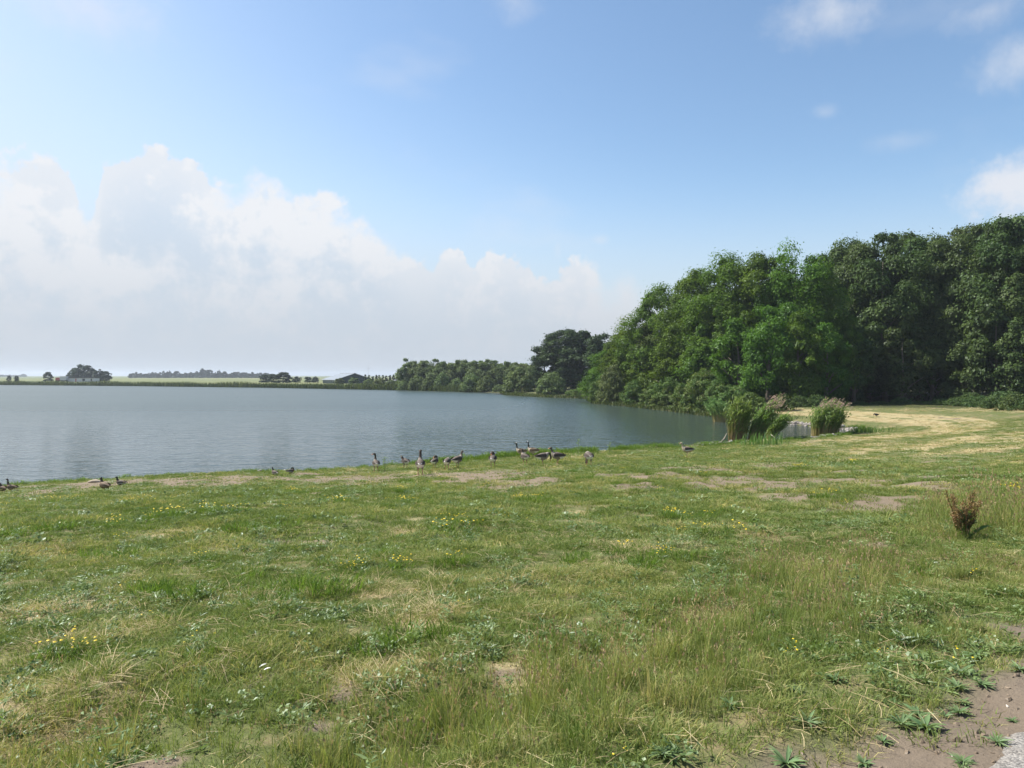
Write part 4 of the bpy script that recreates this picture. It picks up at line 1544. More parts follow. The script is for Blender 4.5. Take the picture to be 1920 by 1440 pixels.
bird('duck', 196, 917, 150, 'short', 'mallard', .74, 'brown duck resting beside the flat pale stone', 'duck', True, DK)
bird('duck', 227, 911, 172, 'short', 'drake', .64, 'dark headed duck resting just right of the pale stone', 'duck', True, DK)
bird('duck', 515, 891, 140, 'short', 'drake', .60, 'dark headed duck lying in the shore grass, left one of the pair', 'duck', True, DK)
bird('duck', 545, 888, 20, 'tuck', 'drake', .58, 'duck asleep with hidden head in the shore grass, right one of the pair', 'duck', True, DK)
# a pale gull afloat off the far reeds
x, y = (651 - 960) / F_PX * 262, 262
body, wings, bill = bird_meshes('short', 'gull', dict(GREY, **{k: (.8, .8, .8) for k in ('body', 'breast', 'neck', 'head', 'vent', 'edge')}), True)
e = empty('gull', (x, y, -.22), R(200), 1.0)
tag(e, 'white bird afloat on the lake before the barn', 'bird')
link('body', body, e)
for w in wings:
    link('wing', w, e)
link('bill', bill, e)

# =====================================================================
# PLANTS ON THE BANK THAT STAND OUT SINGLY
# =====================================================================
M['dock_seed'] = leaf_mat('dock_seed', (0.13, 0.080, 0.034), (0.31, 0.20, 0.095), .2)
M['dock_stem'] = plain_mat('dock_stem', (0.14, 0.10, 0.04), .8)
M['dock_leaf'] = leaf_mat('dock_leaf', (0.055, 0.105, 0.028), (0.150, 0.215, 0.070), .3)
M['plantain'] = leaf_mat('plantain', (0.070, 0.130, 0.045), (0.190, 0.260, 0.115), .25, gloss=0.02)
M['feather'] = plain_mat('feather', (.75, .73, .70), .7, .1, 20)


def leaf_blade(L, W, arch=0.25, n=5, fold=.25):
    """a pointed leaf along +X with a folded midrib, 4n faces"""
    V, Fc = [], []
    for i in range(n + 1):
        f = i / n
        w = W * (math.sin(math.pi * min(1, f * .92 + .06)) ** .8) * (1 - .25 * f)
        z = L * arch * math.sin(f * 2.0)
        V += [(f * L, -w / 2, z + w * fold), (f * L, 0, z), (f * L, w / 2, z + w * fold)]
    for i in range(n):
        a = i * 3
        Fc += [(a, a + 3, a + 4, a + 1), (a + 1, a + 4, a + 5, a + 2)]
    return V, Fc


def dock_plant():
    x, y, z = hit(1808, 1013)
    e = empty('dock_plant', (x, y, z))
    tag(e, 'rusty brown dock plant with seed spikes at the right of the bank', 'plant')
    g = random.Random(4)
    sc = y / 10.0 * 1.15
    for i in range(12):
        a = g.uniform(-1, 1)
        ln = Vector((a * .20 - .04, g.uniform(-.12, .12), g.uniform(.26, .66))) * sc
        p0 = Vector((a * .03, g.uniform(-.03, .03), -.02))
        p1 = p0 + ln * .5 + Vector((0, 0, .02))
        p2 = p0 + ln
        s = link('stem', mesh_np('dock_stem', np.array([tuple(q) for q in tube_geo([p0, p1, p2], [.007, .006, .003], 5)[0]]), tube_geo([p0, p1, p2], [.007, .006, .003], 5)[1], [M['dock_stem']]), e)
        gg = np.random.default_rng(i)
        n = 170
        t = gg.uniform(.42, 1.0, n)
        c = np.array([tuple(p1.lerp(p2, max(0, (q - .5) * 2)) if q > .5 else p0.lerp(p1, q * 2)) for q in t])
        c += gg.normal(size=(n, 3)) * (.016 * sc)
        ax = gg.normal(size=(n, 3))
        ax /= np.linalg.norm(ax, axis=1)[:, None]
        bx = np.cross(ax, gg.normal(size=(n, 3)))
        bx /= np.linalg.norm(bx, axis=1)[:, None]
        r = .008 * sc
        V = np.stack([c - ax * r, c + bx * r, c + ax * r, c - bx * r], 1).reshape(-1, 3)
        q = link('seed_cluster', mesh_np('dock_seeds', V, np.arange(n * 4).reshape(n, 4), [M['dock_seed']], False, {'tint': np.repeat(gg.random(n), 4)}), s)
        q['kind'] = 'stuff'
    v, f = leaf_blade(.30, .07, .5)
    lm = mesh_np('dock_leaf', np.array(v), f, [M['dock_leaf']], True, {'tint': np.linspace(.3, .8, len(v))})
    for i in range(34):
        o = link('leaf', lm, e)
        o.rotation_euler = (g.uniform(-.4, .4), -g.uniform(.1, 1.1), g.uniform(0, 6.28))
        o.location = (g.uniform(-.06, .06), g.uniform(-.05, .05), g.uniform(0, .16))
        o.scale = (sc * g.uniform(.6, 1.0),) * 3


dock_plant()
v, f = leaf_blade(.13, .022, .14)
PLM = mesh_np('plantain_leaf', np.array(v), f, [M['plantain']], True, {'tint': np.linspace(.2, .9, len(v))})
v, f = leaf_blade(.12, .028, .12)
PLM2 = mesh_np('plantain_leaf', np.array(v), f, [M['plantain']], True, {'tint': np.linspace(.1, .8, len(v))})
ros = [(1735, 1372, 15, 1.0, 'largest grey green plantain rosette on the worn earth, nearest the grass'), (1690, 1368, 13, .9, 'plantain rosette left of the largest one at the earth edge'),
       (1655, 1398, 10, .6, 'small leafy rosette at the lower edge of the worn earth'), (1722, 1345, 12, .85, 'plantain rosette above the largest one'),
       (1772, 1350, 9, .65, 'thin starry rosette out on the bare earth'), (1797, 1343, 10, .75, 'loose rosette just right of the starry one'),
       (1805, 1322, 10, .75, 'lone dark rosette in the middle of the bare earth'), (1795, 1295, 13, .9, 'wide rosette at the grass edge above the lone dark one'),
       (1840, 1290, 10, .8, 'yellowish tuft rosette right of the wide one on the earth'), (1830, 1240, 15, 1.0, 'big spreading rosette at the top of the worn earth'),
       (1800, 1268, 13, .95, 'grey leaved rosette below the big spreading one'), (1912, 1262, 9, .7, 'rosette on the earth at the right edge'),
       (1897, 1360, 8, .55, 'small rosette at the edge of the gravel path'), (1868, 1398, 8, .55, 'small pale rosette at the gravel corner'),
       (1805, 1437, 10, .8, 'dry rosette cut by the bottom edge beside the path'), (1620, 1436, 11, .8, 'green rosette at the bottom edge left of the earth'),
       (1515, 1360, 11, .8, 'dark rosette among the short grass left of the worn earth'), (1475, 1440, 14, 1.0, 'leafy rosette at the bottom edge below the tall grass'),
       (1490, 1300, 12, .9, 'pale rosette in the mown turf right of the tall grass'), (1565, 1285, 11, .8, 'rosette in the turf between the tall grass and the earth'),
       (1240, 1420, 14, 1.1, 'broad pale leaved rosette near the bottom middle right'), (1370, 1330, 15, 1.0, 'dense plantain rosette below the tall grass')]
g = random.Random(8)
for i, (px, py, n, s, lab) in enumerate(ros):
    x, y, z = hit(px, py)
    e = empty('plantain_rosette', (x, y, z + .008), g.uniform(0, 6.28), s * 0.80 * g.uniform(.65, 1.1))
    tag(e, lab, 'plant', 'plantain rosettes by the path')
    for k in range(n + 15):
        o = link('leaf', PLM if i % 3 else PLM2, e)
        q = g.uniform(.6, 1.15)
        o.rotation_euler = (g.uniform(-.35, .35), -g.uniform(-.12, .38), k * 2.4 + g.uniform(-.3, .3))
        o.scale = (q, q * g.uniform(.8, 1.4), q)

v, f = leaf_blade(.13, .03, .2)
fm = mesh_np('feather', np.array(v), f, [M['feather']], True)
for i, (px, py, rz) in enumerate([(486, 1262, .5), (494, 1270, .2)]):
    x, y, z = hit(px, py)
    o = link('feather', fm)
    o.location = (x, y, z + .03)
    o.rotation_euler = (.3, -.1, rz)
    o.scale = (.36, .40, .40)
    tag(o, ['white feather lying in the grass, upper one of two', 'white feather lying in the grass, lower one of two'][i], 'feather')

# =====================================================================
# GROUND COVER: GRASS, WEEDS, STRAW, FLOWERS (nobody could count it)
# =====================================================================
def blades(n, Rr, h0, h1, w, lean, seed, flat=0.0, curl=1.0, tint=(0, 1)):
    g = np.random.default_rng(seed)
    a = g.random(n) * 6.283
    r = np.sqrt(g.random(n)) * Rr
    P = np.c_[np.cos(a) * r, np.sin(a) * r, np.full(n, -.012)]
    H = g.uniform(h0, h1, n)
    da = a + g.normal(size=n) * 1.1
    l = np.abs(g.normal(size=n)) * lean + flat
    dx, dy = np.cos(da), np.sin(da)
    mid = P + np.c_[dx * H * l * .45, dy * H * l * .45, H * (.62 - .12 * np.clip(l, 0, 2))]
    tip = P + np.c_[dx * H * l * (1.0 + .3 * curl), dy * H * l * (1.0 + .3 * curl), H * np.clip(1 - .35 * l * curl, .12, 1)]
    tw = g.random(n) * 6.283
    ww = w * g.uniform(.6, 1.3, n) * .5
    sx, sy = np.cos(tw) * ww, np.sin(tw) * ww
    S = np.c_[sx, sy, np.zeros(n)]
    V = np.stack([P - S, P + S, mid + S * .85, mid - S * .85, tip], 1).reshape(-1, 3)
    b = np.arange(n) * 5
    F4 = [tuple(q) for q in np.stack([b, b + 1, b + 2, b + 3], 1)]
    F3 = [tuple(q) for q in np.stack([b + 3, b + 2, b + 4], 1)]
    tn = np.repeat(tint[0] + (tint[1] - tint[0]) * g.random(n), 5)
    return V, F4 + F3, tn


def leafy(n, Rr, L, W, seed, up=(.1, .9), rise=0.04):
    """small broad leaves on low stalks"""
    g = np.random.default_rng(seed)
    V, Fc, T = [], [], []
    for i in range(n):
        a = g.random() * 6.283
        r = math.sqrt(g.random()) * Rr
        p = np.array([math.cos(a) * r, math.sin(a) * r, g.uniform(0, rise)])
        d = g.random() * 6.283
        el = g.uniform(*up)
        l = L * g.uniform(.6, 1.3)
        w = W * g.uniform(.7, 1.3) * .5
        ax = np.array([math.cos(d) * math.cos(el), math.sin(d) * math.cos(el), math.sin(el)])
        sd = np.array([-math.sin(d), math.cos(d), g.normal() * .3])
        o = len(V)
        V += [p, p + ax * l * .45 + sd * w, p + ax * l * np.array([1, 1, .75]), p + ax * l * .45 - sd * w]
        Fc.append((o, o + 1, o + 2, o + 3))
        T += [g.random()] * 4
    return np.array(V), Fc, np.array(T)


def kit(name, items):
    """an unlinked collection of small meshes that the ground cover scatters"""
    c = bpy.data.collections.new(name)
    for i, (v, f, tn, mats, fm) in enumerate(items):
        me = mesh_np('%s_%02d' % (name, i), np.asarray(v), [tuple(int(q) for q in z) for z in f], mats, False, {'tint': tn}, fm)
        o = bpy.data.objects.new('%s_%02d' % (name, i), me)
        c.objects.link(o)
    return c


def cat_parts(parts):
    """parts: (v, f, tint, material index)"""
    V, Fc, T, Fm = [], [], [], []
    o = 0
    for v, f, tn, mi in parts:
        V.append(np.asarray(v))
        Fc += [tuple(int(i) + o for i in q) for q in f]
        T.append(tn)
        Fm += [mi] * len(f)
        o += len(v)
    return np.concatenate(V), Fc, np.concatenate(T), Fm


def heads(n, Rr, z0, z1, size, seed, flat=True):
    """small flower heads: five-sided discs"""
    g = np.random.default_rng(seed)
    V, Fc, T = [], [], []
    for i in range(n):
        a = g.random() * 6.283
        r = math.sqrt(g.random()) * Rr
        c = np.array([math.cos(a) * r, math.sin(a) * r, g.uniform(z0, z1)])
        s = size * g.uniform(.7, 1.3)
        o = len(V)
        for k in range(5):
            q = k * 1.2566 + a
            V.append(c + np.array([math.cos(q) * s, math.sin(q) * s, g.uniform(-.25, .25) * s]))
        V.append(c + np.array([0, 0, s * .45]))
        for k in range(5):
            Fc.append((o + k, o + (k + 1) % 5, o + 5))
        T += [g.random()] * 6
    return np.array(V), Fc, np.array(T)


def scatter(name, coll, P, rot, scl, idx, itint, label, cat):
    me = bpy.data.meshes.new(name)
    n = len(P)
    me.vertices.add(n)
    me.vertices.foreach_set('co', np.asarray(P, np.float32).ravel())
    for an, typ, val in (('rot', 'FLOAT_VECTOR', rot), ('scl', 'FLOAT', scl), ('kidx', 'INT', idx), ('itint', 'FLOAT', itint)):
        at = me.attributes.new(an, typ, 'POINT')
        if typ == 'FLOAT_VECTOR':
            at.data.foreach_set('vector', np.asarray(val, np.float32).ravel())
        elif typ == 'INT':
            at.data.foreach_set('value', np.asarray(val, np.int32))
        else:
            at.data.foreach_set('value', np.asarray(val, np.float32))
    me.update()
    o = link(name, me)
    tag(o, label, cat, kind='stuff')
    ng = bpy.data.node_groups.new(name + '_scatter', 'GeometryNodeTree')
    ng.interface.new_socket('Geometry', in_out='INPUT', socket_type='NodeSocketGeometry')
    ng.interface.new_socket('Geometry', in_out='OUTPUT', socket_type='NodeSocketGeometry')
    N = ng.nodes
    gi, go = N.new('NodeGroupInput'), N.new('NodeGroupOutput')
    ci = N.new('GeometryNodeCollectionInfo')
    ci.inputs['Collection'].default_value = coll
    ci.inputs['Separate Children'].default_value = True
    ci.inputs['Reset Children'].default_value = True
    ip = N.new('GeometryNodeInstanceOnPoints')
    ip.inputs['Pick Instance'].default_value = True

    def named(an, typ):
        nd = N.new('GeometryNodeInputNamedAttribute')
        nd.data_type = typ
        nd.inputs['Name'].default_value = an
        return nd.outputs[0]
    L = ng.links
    L.new(gi.outputs[0], ip.inputs['Points'])
    L.new(ci.outputs[0], ip.inputs['Instance'])
    L.new(named('kidx', 'INT'), ip.inputs['Instance Index'])
    L.new(named('rot', 'FLOAT_VECTOR'), ip.inputs['Rotation'])
    L.new(named('scl', 'FLOAT'), ip.inputs['Scale'])
    L.new(ip.outputs[0], go.inputs[0])
    md = o.modifiers.new('scatter', 'NODES')
    md.node_group = ng
    return o


def frustum_points(n, d0, d1, seed, spread=0.80, pad=1.2):
    g = np.random.default_rng(seed)
    d = np.sqrt(g.uniform(d0 * d0, d1 * d1, n))
    x = (g.random(n) * 2 - 1) * (spread * d + pad)
    return x, d, g


def slope_rot(x, y, g, tilt=.12):
    n = len(x)
    return np.c_[g.normal(size=n) * tilt, g.normal(size=n) * tilt, g.random(n) * 6.283]


# ---- tall grass patches named in the photo: (px, py, radius in m)
TALL = [(hit(a, b, False)[:2], r) for a, b, r in [(760, 1330, .75), (880, 1350, .75), (1000, 1310, .75), (1100, 1240, .8), (1200, 1300, .8), (680, 1400, .6), (860, 1420, .6), (1080, 1380, .55),
                                                   (1290, 1230, .9), (1400, 1190, .95), (1500, 1150, 1.1), (1560, 1090, 1.2), (1640, 1060, 1.2), (1450, 1090, 1.0), (1880, 960, 1.6), (1910, 1000, 1.3),
                                                   (40, 1430, .6), (230, 1400, .6), (330, 1380, .5), (120, 1340, .25), (1340, 1250, .6), (1808, 1005, .7), (1760, 985, .6), (1850, 1000, .9)]]


def tallness(x, y):
    t = np.zeros(len(x))
    for (cx, cy), r in TALL:
        q = np.hypot(x - cx, y - cy) / (r * (.7 + .6 * vnoise(x * 1.3, y * 1.3, 55)))
        t = np.maximum(t, np.clip(1.25 - q, 0, 1))
    return t


def grass():
    its = []
    for i in range(4):   # near turf
        v, f, tn = blades(46, .085, .025, .075, .0042, .75, 10 + i, .25)
        its.append((v, f, tn, [M['grass']], None))
    for i in range(3):   # turf further off
        v, f, tn = blades(54, .17, .03, .085, .009, .75, 20 + i, .25)
        its.append((v, f, tn, [M['grass']], None))
    for i in range(3):   # far turf
        v, f, tn = blades(60, .36, .02, .055, .018, .7, 30 + i, .2)
        its.append((v, f, tn, [M['grass']], None))
    for i in range(4):   # tall tufts with seed heads
        v, f, tn = blades(34, .07, .14, .34, .0042, .30, 40 + i, .05, .6, (.1, .9))
        v2, f2, t2 = blades(5, .05, .26, .42, .0022, .22, 50 + i, 0, .3, (.6, 1.0))
        g = np.random.default_rng(60 + i)
        tips = v2.reshape(-1, 5, 3)[:, 4]
        hv, hf, ht = [], [], []
        for p in tips:
            for q in range(4):
                c = p + np.array([g.normal() * .004, g.normal() * .004, -.012 * q])
                o = len(hv)
                dz = np.array([g.normal() * .003, g.normal() * .003, .022])
                sd = np.array([g.normal(), g.normal(), 0]) * .004
                hv += [c, c + dz * .5 + sd, c + dz, c + dz * .5 - sd]
                hf.append((o, o + 1, o + 2, o + 3))
                ht += [g.random()] * 4
        V, Fc, T, Fm = cat_parts([(v, f, tn, 0), (v2, f2, t2, 0), (np.array(hv), hf, np.array(ht), 1)])
        its.append((V, Fc, T, [M['grass'], M['seedhead']], Fm))
    kc = kit('turf_kit', its)
    Ps, Rs, Ss, Is, Ts = [], [], [], [], []
    for (n, d0, d1, k0, kn, seed, dens) in [(26000, 2.6, 9.5, 0, 4, 1, 1.0), (38000, 9.0, 23, 4, 3, 2, 1.0), (60000, 22, 62, 7, 3, 3, 1.0), (20000, 60, 105, 7, 3, 4, .8)]:
        x, y, g = frustum_points(n, d0, d1, seed)
        soil, straw, mead, worn, lush, s = masks(x, y)
        p = dens * (1 - .93 * soil) * (1 - .55 * straw * (mead > .3)) * (1 - .97 * worn)
        p = p * (.28 + .85 * sstep(fbm(x * 1.6, y * 1.6, 77, 3), .34, .56))
        ok = (g.random(n) < p) & (s > .25)
        pe = side_of(x, y, PATH_EDGE)
        ok &= ~((pe > -.02) & (y < 12))
        x, y = x[ok], y[ok]
        straw, mead, soil = straw[ok], mead[ok], soil[ok]
        m = len(x)
        patch = fbm(x * .8, y * .8, 91, 3)
        patch2 = fbm(x * .22, y * .22, 95, 3)
        tint = .03 + .46 * sstep(patch, .3, .75) + .20 * (patch2 - .4) + .34 * straw + .15 * soil + g.normal(size=m) * .20
        tint = np.clip(tint, 0, 1)
        Ps.append(np.c_[x, y, ground_z(x, y)])
        Rs.append(slope_rot(x, y, g))
        Ss.append(g.uniform(.65, 1.25, m) * (.75 + .6 * patch) * np.where(mead > .3, .75, 1))
        Is.append(k0 + g.integers(0, kn, m))
        Ts.append(tint)
    # tall tufts
    for (n, d0, d1, seed) in [(26000, 2.8, 22, 5)]:
        x, y, g = frustum_points(n, d0, d1, seed)
        tl = tallness(x, y)
        soil, straw, mead, worn, lush, s = masks(x, y)
        p = (.9 * tl ** 1.3 + .02 * (fbm(x * .9, y * .9, 66, 3) > .55)) * (1 - worn) * (1 - .85 * soil)
        ok = (g.random(n) < p) & (s > 1) & (side_of(x, y, PATH_EDGE) < 0)
        x, y, tl = x[ok], y[ok], tl[ok]
        m = len(x)
        Ps.append(np.c_[x, y, ground_z(x, y)])
        Rs.append(slope_rot(x, y, g, .10))
        Ss.append(g.uniform(.45, 1.05, m) * (.48 + .50 * tl))
        rx, ry, rz_ = hit(1895, 965, False)
        Ss[-1] = Ss[-1] * np.where(np.hypot(x - rx, y - ry) < 1.9, 1.7, 1.0)
        Is.append(10 + g.integers(0, 4, m))
        Ts.append(np.clip(.18 + .85 * fbm(x * .7, y * .7, 99, 3) * g.uniform(.4, 1.4, m), 0, 1))
    return scatter('grass', kc, np.concatenate(Ps), np.concatenate(Rs), np.concatenate(Ss), np.concatenate(Is), np.concatenate(Ts),
                   'short uneven grass covering the whole sloping bank', 'grass')


grass()


def weeds():
    its = []
    for i in range(3):
        v, f, tn = leafy(46, .085, .026, .016, 70 + i)
        its.append((v, f, tn, [M['weed']], None))
    for i in range(3):   # narrow plantain leaves
        v, f, tn = leafy(20, .035, .075, .013, 80 + i, (.05, .7), .01)
        its.append((v, f, tn, [M['weed']], None))
    for i in range(2):   # thistle-like and feathery uprights
        v, f, tn = leafy(70, .05, .045, .010, 90 + i, (-.1, .8), .22)
        its.append((v, f, tn, [M['weed']], None))
    for i in range(2):   # coarse leaves for further off
        v, f, tn = leafy(50, .22, .055, .035, 94 + i, (.1, .7), .03)
        its.append((v, f, tn, [M['weed']], None))
    kc = kit('weed_kit', its)
    Ps, Rs, Ss, Is, Ts = [], [], [], [], []
    for (n, d0, d1, ks, seed, th) in [(9000, 2.7, 11, (0, 1, 2, 0, 1, 2, 3, 4, 5, 3, 4, 5, 6), 11, .50), (9000, 10, 26, (0, 3, 8, 9, 8, 9, 6, 7), 12, .52), (9000, 25, 50, (8, 9), 13, .55)]:
        x, y, g = frustum_points(n, d0, d1, seed)
        soil, straw, mead, worn, lush, s = masks(x, y)
        nz = fbm(x * 1.3, y * 1.3, 120, 3)
        p = (.06 + .75 * sstep(nz, th - .02, th + .16)) * (1 - .9 * soil) * (1 - .95 * worn) * (1 - .8 * mead)
        ok = (g.random(n) < p) & (s > .5) & (side_of(x, y, PATH_EDGE) < 0)
        x, y = x[ok], y[ok]
        m = len(x)
        Ps.append(np.c_[x, y, ground_z(x, y)])
        Rs.append(slope_rot(x, y, g, .15))
        Ss.append(g.uniform(.6, 1.35, m))
        Is.append(np.array(ks)[g.integers(0, len(ks), m)])
        Ts.append(np.clip(.15 + .7 * fbm(x * 2.1, y * 2.1, 130, 2) + g.normal(size=m) * .15, 0, 1))
    scatter('low_weeds', kc, np.concatenate(Ps), np.concatenate(Rs), np.concatenate(Ss), np.concatenate(Is), np.concatenate(Ts),
            'clover, plantain and other low leafy weeds among the grass', 'weeds')


weeds()


def dry_straw():
    its = []
    for i in range(3):    # single long stalks lying about
        g = np.random.default_rng(140 + i)
        V, Fc, T = [], [], []
        for k in range(3):
            a = g.random() * 6.28
            L = g.uniform(.02, .085)
            c = g.normal(size=3) * np.array([.05, .05, .0]) + np.array([0, 0, .035])
            d = np.array([math.cos(a), math.sin(a), g.normal() * .12])
            bnd = np.array([-math.sin(a), math.cos(a), 0]) * g.normal() * .005
            w = np.array([-math.sin(a), math.cos(a), .4]) * .0010
            o = len(V)
            p0, p1, p2 = c - d * L, c + bnd + np.array([0, 0, .004]), c + d * L
            V += [p0 - w, p0 + w, p1 + w, p1 - w, p2 + w, p2 - w]
            Fc += [(o, o + 1, o + 2, o + 3), (o + 3, o + 2, o + 4, o + 5)]
            T += [g.random()] * 6
        its.append((np.array(V), Fc, np.array(T), [M['straw']], None))
    for i in range(3):    # matted dry litter
        v, f, tn = blades(46, .11, .03, .085, .0035, 1.6, 150 + i, 1.4, .4)
        its.append((v, f, tn, [M['straw']], None))
    for i in range(2):
        v, f, tn = blades(44, .36, .06, .16, .016, 1.6, 160 + i, 1.6, .4)
        its.append((v, f, tn, [M['straw']], None))
    kc = kit('straw_kit', its)
    Ps, Rs, Ss, Is, Ts = [], [], [], [], []
    for (n, d0, d1, ks, seed, base) in [(14000, 2.7, 12, (0, 1, 2, 3, 4, 5), 21, .42), (9000, 12, 30, (0, 1, 3, 4, 5), 22, .30), (22000, 28, 105, (6, 7), 23, .03)]:
        x, y, g = frustum_points(n, d0, d1, seed)
        soil, straw, mead, worn, lush, s = masks(x, y)
        p = (base + .85 * straw ** 1.5) * (1 - .85 * worn) * (1 - .6 * soil)
        ok = (g.random(n) < p) & (s > .6) & (side_of(x, y, PATH_EDGE) < 0)
        x, y = x[ok], y[ok]
        st = straw[ok]
        m = len(x)
        ii = np.array(ks)[g.integers(0, len(ks), m)]
        ii = np.where((st < .25) & (d1 < 35), g.integers(0, 3, m), ii)
        Ps.append(np.c_[x, y, ground_z(x, y)])
        Rs.append(slope_rot(x, y, g, .10))
        Ss.append(g.uniform(.6, 1.3, m))
        Is.append(ii)
        Ts.append(np.clip(.40 + g.normal(size=m) * .25, 0, 1))
    scatter('dry_straw', kc, np.concatenate(Ps), np.concatenate(Rs), np.concatenate(Ss), np.concatenate(Is), np.concatenate(Ts),
            'dry mown stalks and straw litter strewn over the grass', 'straw')


dry_straw()


def flowers():
    its = []
    for i in range(3):    # feathery green clumps with yellow heads
        v, f, tn = blades(120, .15, .04, .14, .006, .6, 170 + i, .1, .5, (0, .9))
        hv, hf, ht = heads(9, .15, .10, .15, .011, 175 + i)
        V, Fc, T, Fm = cat_parts([(v, f, tn, 0), (hv, hf, ht, 1)])
        its.append((V, Fc, T, [M['lush'], M['petal']], Fm))
    for i in range(2):    # the same without flowers
        v, f, tn = blades(130, .17, .04, .14, .007, .6, 180 + i, .1, .5, (0, .9))
        its.append((v, f, tn, [M['lush']], None))
    for i in range(2):    # loose yellow heads in the turf
        hv, hf, ht = heads(4, .14, .04, .10, .010, 185 + i)
        its.append((hv, hf, ht, [M['petal']], None))
    hv, hf, ht = heads(6, .3, .04, .10, .013, 189)
    its.append((hv, hf, ht, [M['petal_pale']], None))
    kc = kit('flower_kit', its)
    Ps, Rs, Ss, Is, Ts = [], [], [], [], []

    def put(x, y, s, i, tn):
        Ps.append(np.c_[x, y, ground_z(x, y)])
        Rs.append(slope_rot(x, y, gg, .08))
        Ss.append(s)
        Is.append(i)
        Ts.append(tn)
    gg = np.random.default_rng(3)
    # clumps seen in the photo: pixel, size, flowering
    seen = [(768, 905, 1.6, 0), (700, 912, 1.0, 1), (905, 915, 1.0, 1), (840, 900, 1.1, 1), (630, 945, 1.3, 1), (850, 990, 1.5, 1), (760, 945, 1.2, 1), (745, 925, 1.0, 1), (555, 925, 1.3, 1), (240, 945, 1.2, 1), (140, 940, 1.1, 1), (30, 950, 1.6, 1),
            (235, 985, 1.2, 1), (340, 970, 1.5, 1), (420, 960, 1.4, 1), (465, 990, 1.5, 0), (930, 935, 1.2, 0), (980, 938, 1.2, 1), (1090, 900, 1.3, 0), (1115, 898, 1.3, 0), (1165, 910, 1.0, 0), (1168, 880, 1.0, 0), (1080, 885, 1.0, 0), (1050, 885, 1.0, 0),
            (1220, 890, .9, 0), (1245, 925, 1.0, 1), (1295, 925, 1.2, 0), (1175, 895, .9, 0), (1325, 970, 1.2, 1), (1330, 1000, 1.2, 1), (1225, 1040, 1.2, 1), (1240, 1060, 1.2, 0), (1110, 1050, 1.2, 0), (1265, 975, 1.1, 1), (1130, 935, 1.1, 0), (1020, 940, 1.2, 0),
            (500, 1110, 1.4, 0), (560, 1120, 1.4, 0), (760, 1200, 1.1, 0), (790, 1205, 1.0, 0), (700, 1050, 1.2, 0), (1600, 870, 1.2, 1), (1500, 880, 1.3, 1), (1540, 935, 1.2, 1), (1590, 945, 1.0, 1), (1640, 850, 1.2, 0), (30, 1000, 1.5, 0), (200, 1050, 1.4, 0),
            (300, 1110, 1.2, 0), (410, 1060, 1.0, 1), (660, 1065, 1.0, 1), (790, 1060, 1.1, 1), (1690, 1075, 1.1, 0), (1230, 1160, 1.0, 0), (1880, 925, 1.3, 1), (1700, 860, 1.0, 0), (120, 1230, 1.0, 1), (420, 1215, .9, 1)]
    for px, py, s, fl in seen:
        x0, y0, z0 = hit(px, py)
        for q in range(4 if s > 1 else 2):
            put(np.array([x0 + gg.normal() * .16 * s]), np.array([y0 + gg.normal() * .14 * s]), np.array([s * gg.uniform(.7, 1.1)]),
                np.array([gg.integers(0, 3) if fl and gg.random() < .75 else 3 + gg.integers(0, 2)]), np.array([gg.uniform(.2, .7)]))
    # scattered ones
    x, y, g = frustum_points(5200, 2.8, 46, 31)
    soil, straw, mead, worn, lush, s = masks(x, y)
    nz = fbm(x * .45, y * .45, 140, 3)
    p = sstep(nz, .45, .62) * (1 - soil * .6) * (1 - worn) * (1 - .7 * mead) * (.35 + .65 * (x < 4))
    ok = (g.random(len(x)) < p * .55) & (s > 1.2)
    x, y = x[ok], y[ok]
    m = len(x)
    i = np.where(y > 9, g.choice([0, 1, 3, 4, 5, 6, 5, 6], m), g.choice([5, 6, 5, 6, 4], m))
    put(x, y, g.uniform(.4, .95, m), i, g.uniform(.1, .7, m))
    x, y, g = frustum_points(2600, 24, 60, 32)
    s = shore_dist(x, y)
    ok = (s > 2) & (x > .42 * y) & (g.random(len(x)) < .7)
    x, y = x[ok], y[ok]
    m = len(x)
    put(x, y, g.uniform(.5, 1.2, m), np.full(m, 7), np.full(m, .5))
    scatter('wildflowers', kc, np.concatenate(Ps), np.concatenate(Rs), np.concatenate(Ss), np.concatenate(Is), np.concatenate(Ts),
            'yellow flowered wild plants and feathery green clumps in the grass', 'wildflowers')


flowers()


def grit():
    bm = bmesh.new()
    bmesh.ops.create_icosphere(bm, subdivisions=1, radius=1)
    iv = np.array([v.co[:] for v in bm.verts])
    fi = [tuple(v.index for v in f.verts) for f in bm.faces]
    bm.free()
    mt = leaf_mat('grit', (0.10, 0.075, 0.052), (0.26, 0.205, 0.150), 0.0, third=(0.62, 0.58, 0.52), inst=True)
    its = []
    for i in range(4):
        g = np.random.default_rng(300 + i)
        V = iv * (1 + g.normal(size=(len(iv), 1)) * .22) * np.array([1.2, 1, .7]) * .008
        its.append((V, fi, np.full(len(iv), .5), [mt], None))
    kc = kit('grit_kit', its)
    x, y, g = frustum_points(40000, 2.5, 9, 51)
    soil, straw, mead, worn, lush, s = masks(x, y)
    ok = (g.random(len(x)) < np.maximum(worn * .55, soil * .8)) & (s > 1) & (side_of(x, y, PATH_EDGE) < 0.05)
    x, y = x[ok], y[ok]
    m = len(x)
    tn = np.where(g.random(m) < .05, .95, g.uniform(-.2, .45, m))
    scatter('grit', kc, np.c_[x, y, ground_z(x, y)], g.random((m, 3)) * 6.28, np.exp(g.normal(size=m) * .5 - .25), g.integers(0, 4, m), np.clip(tn, 0, 1),
            'crumbs of earth and small pale stones on the bare patches', 'grit')


grit()


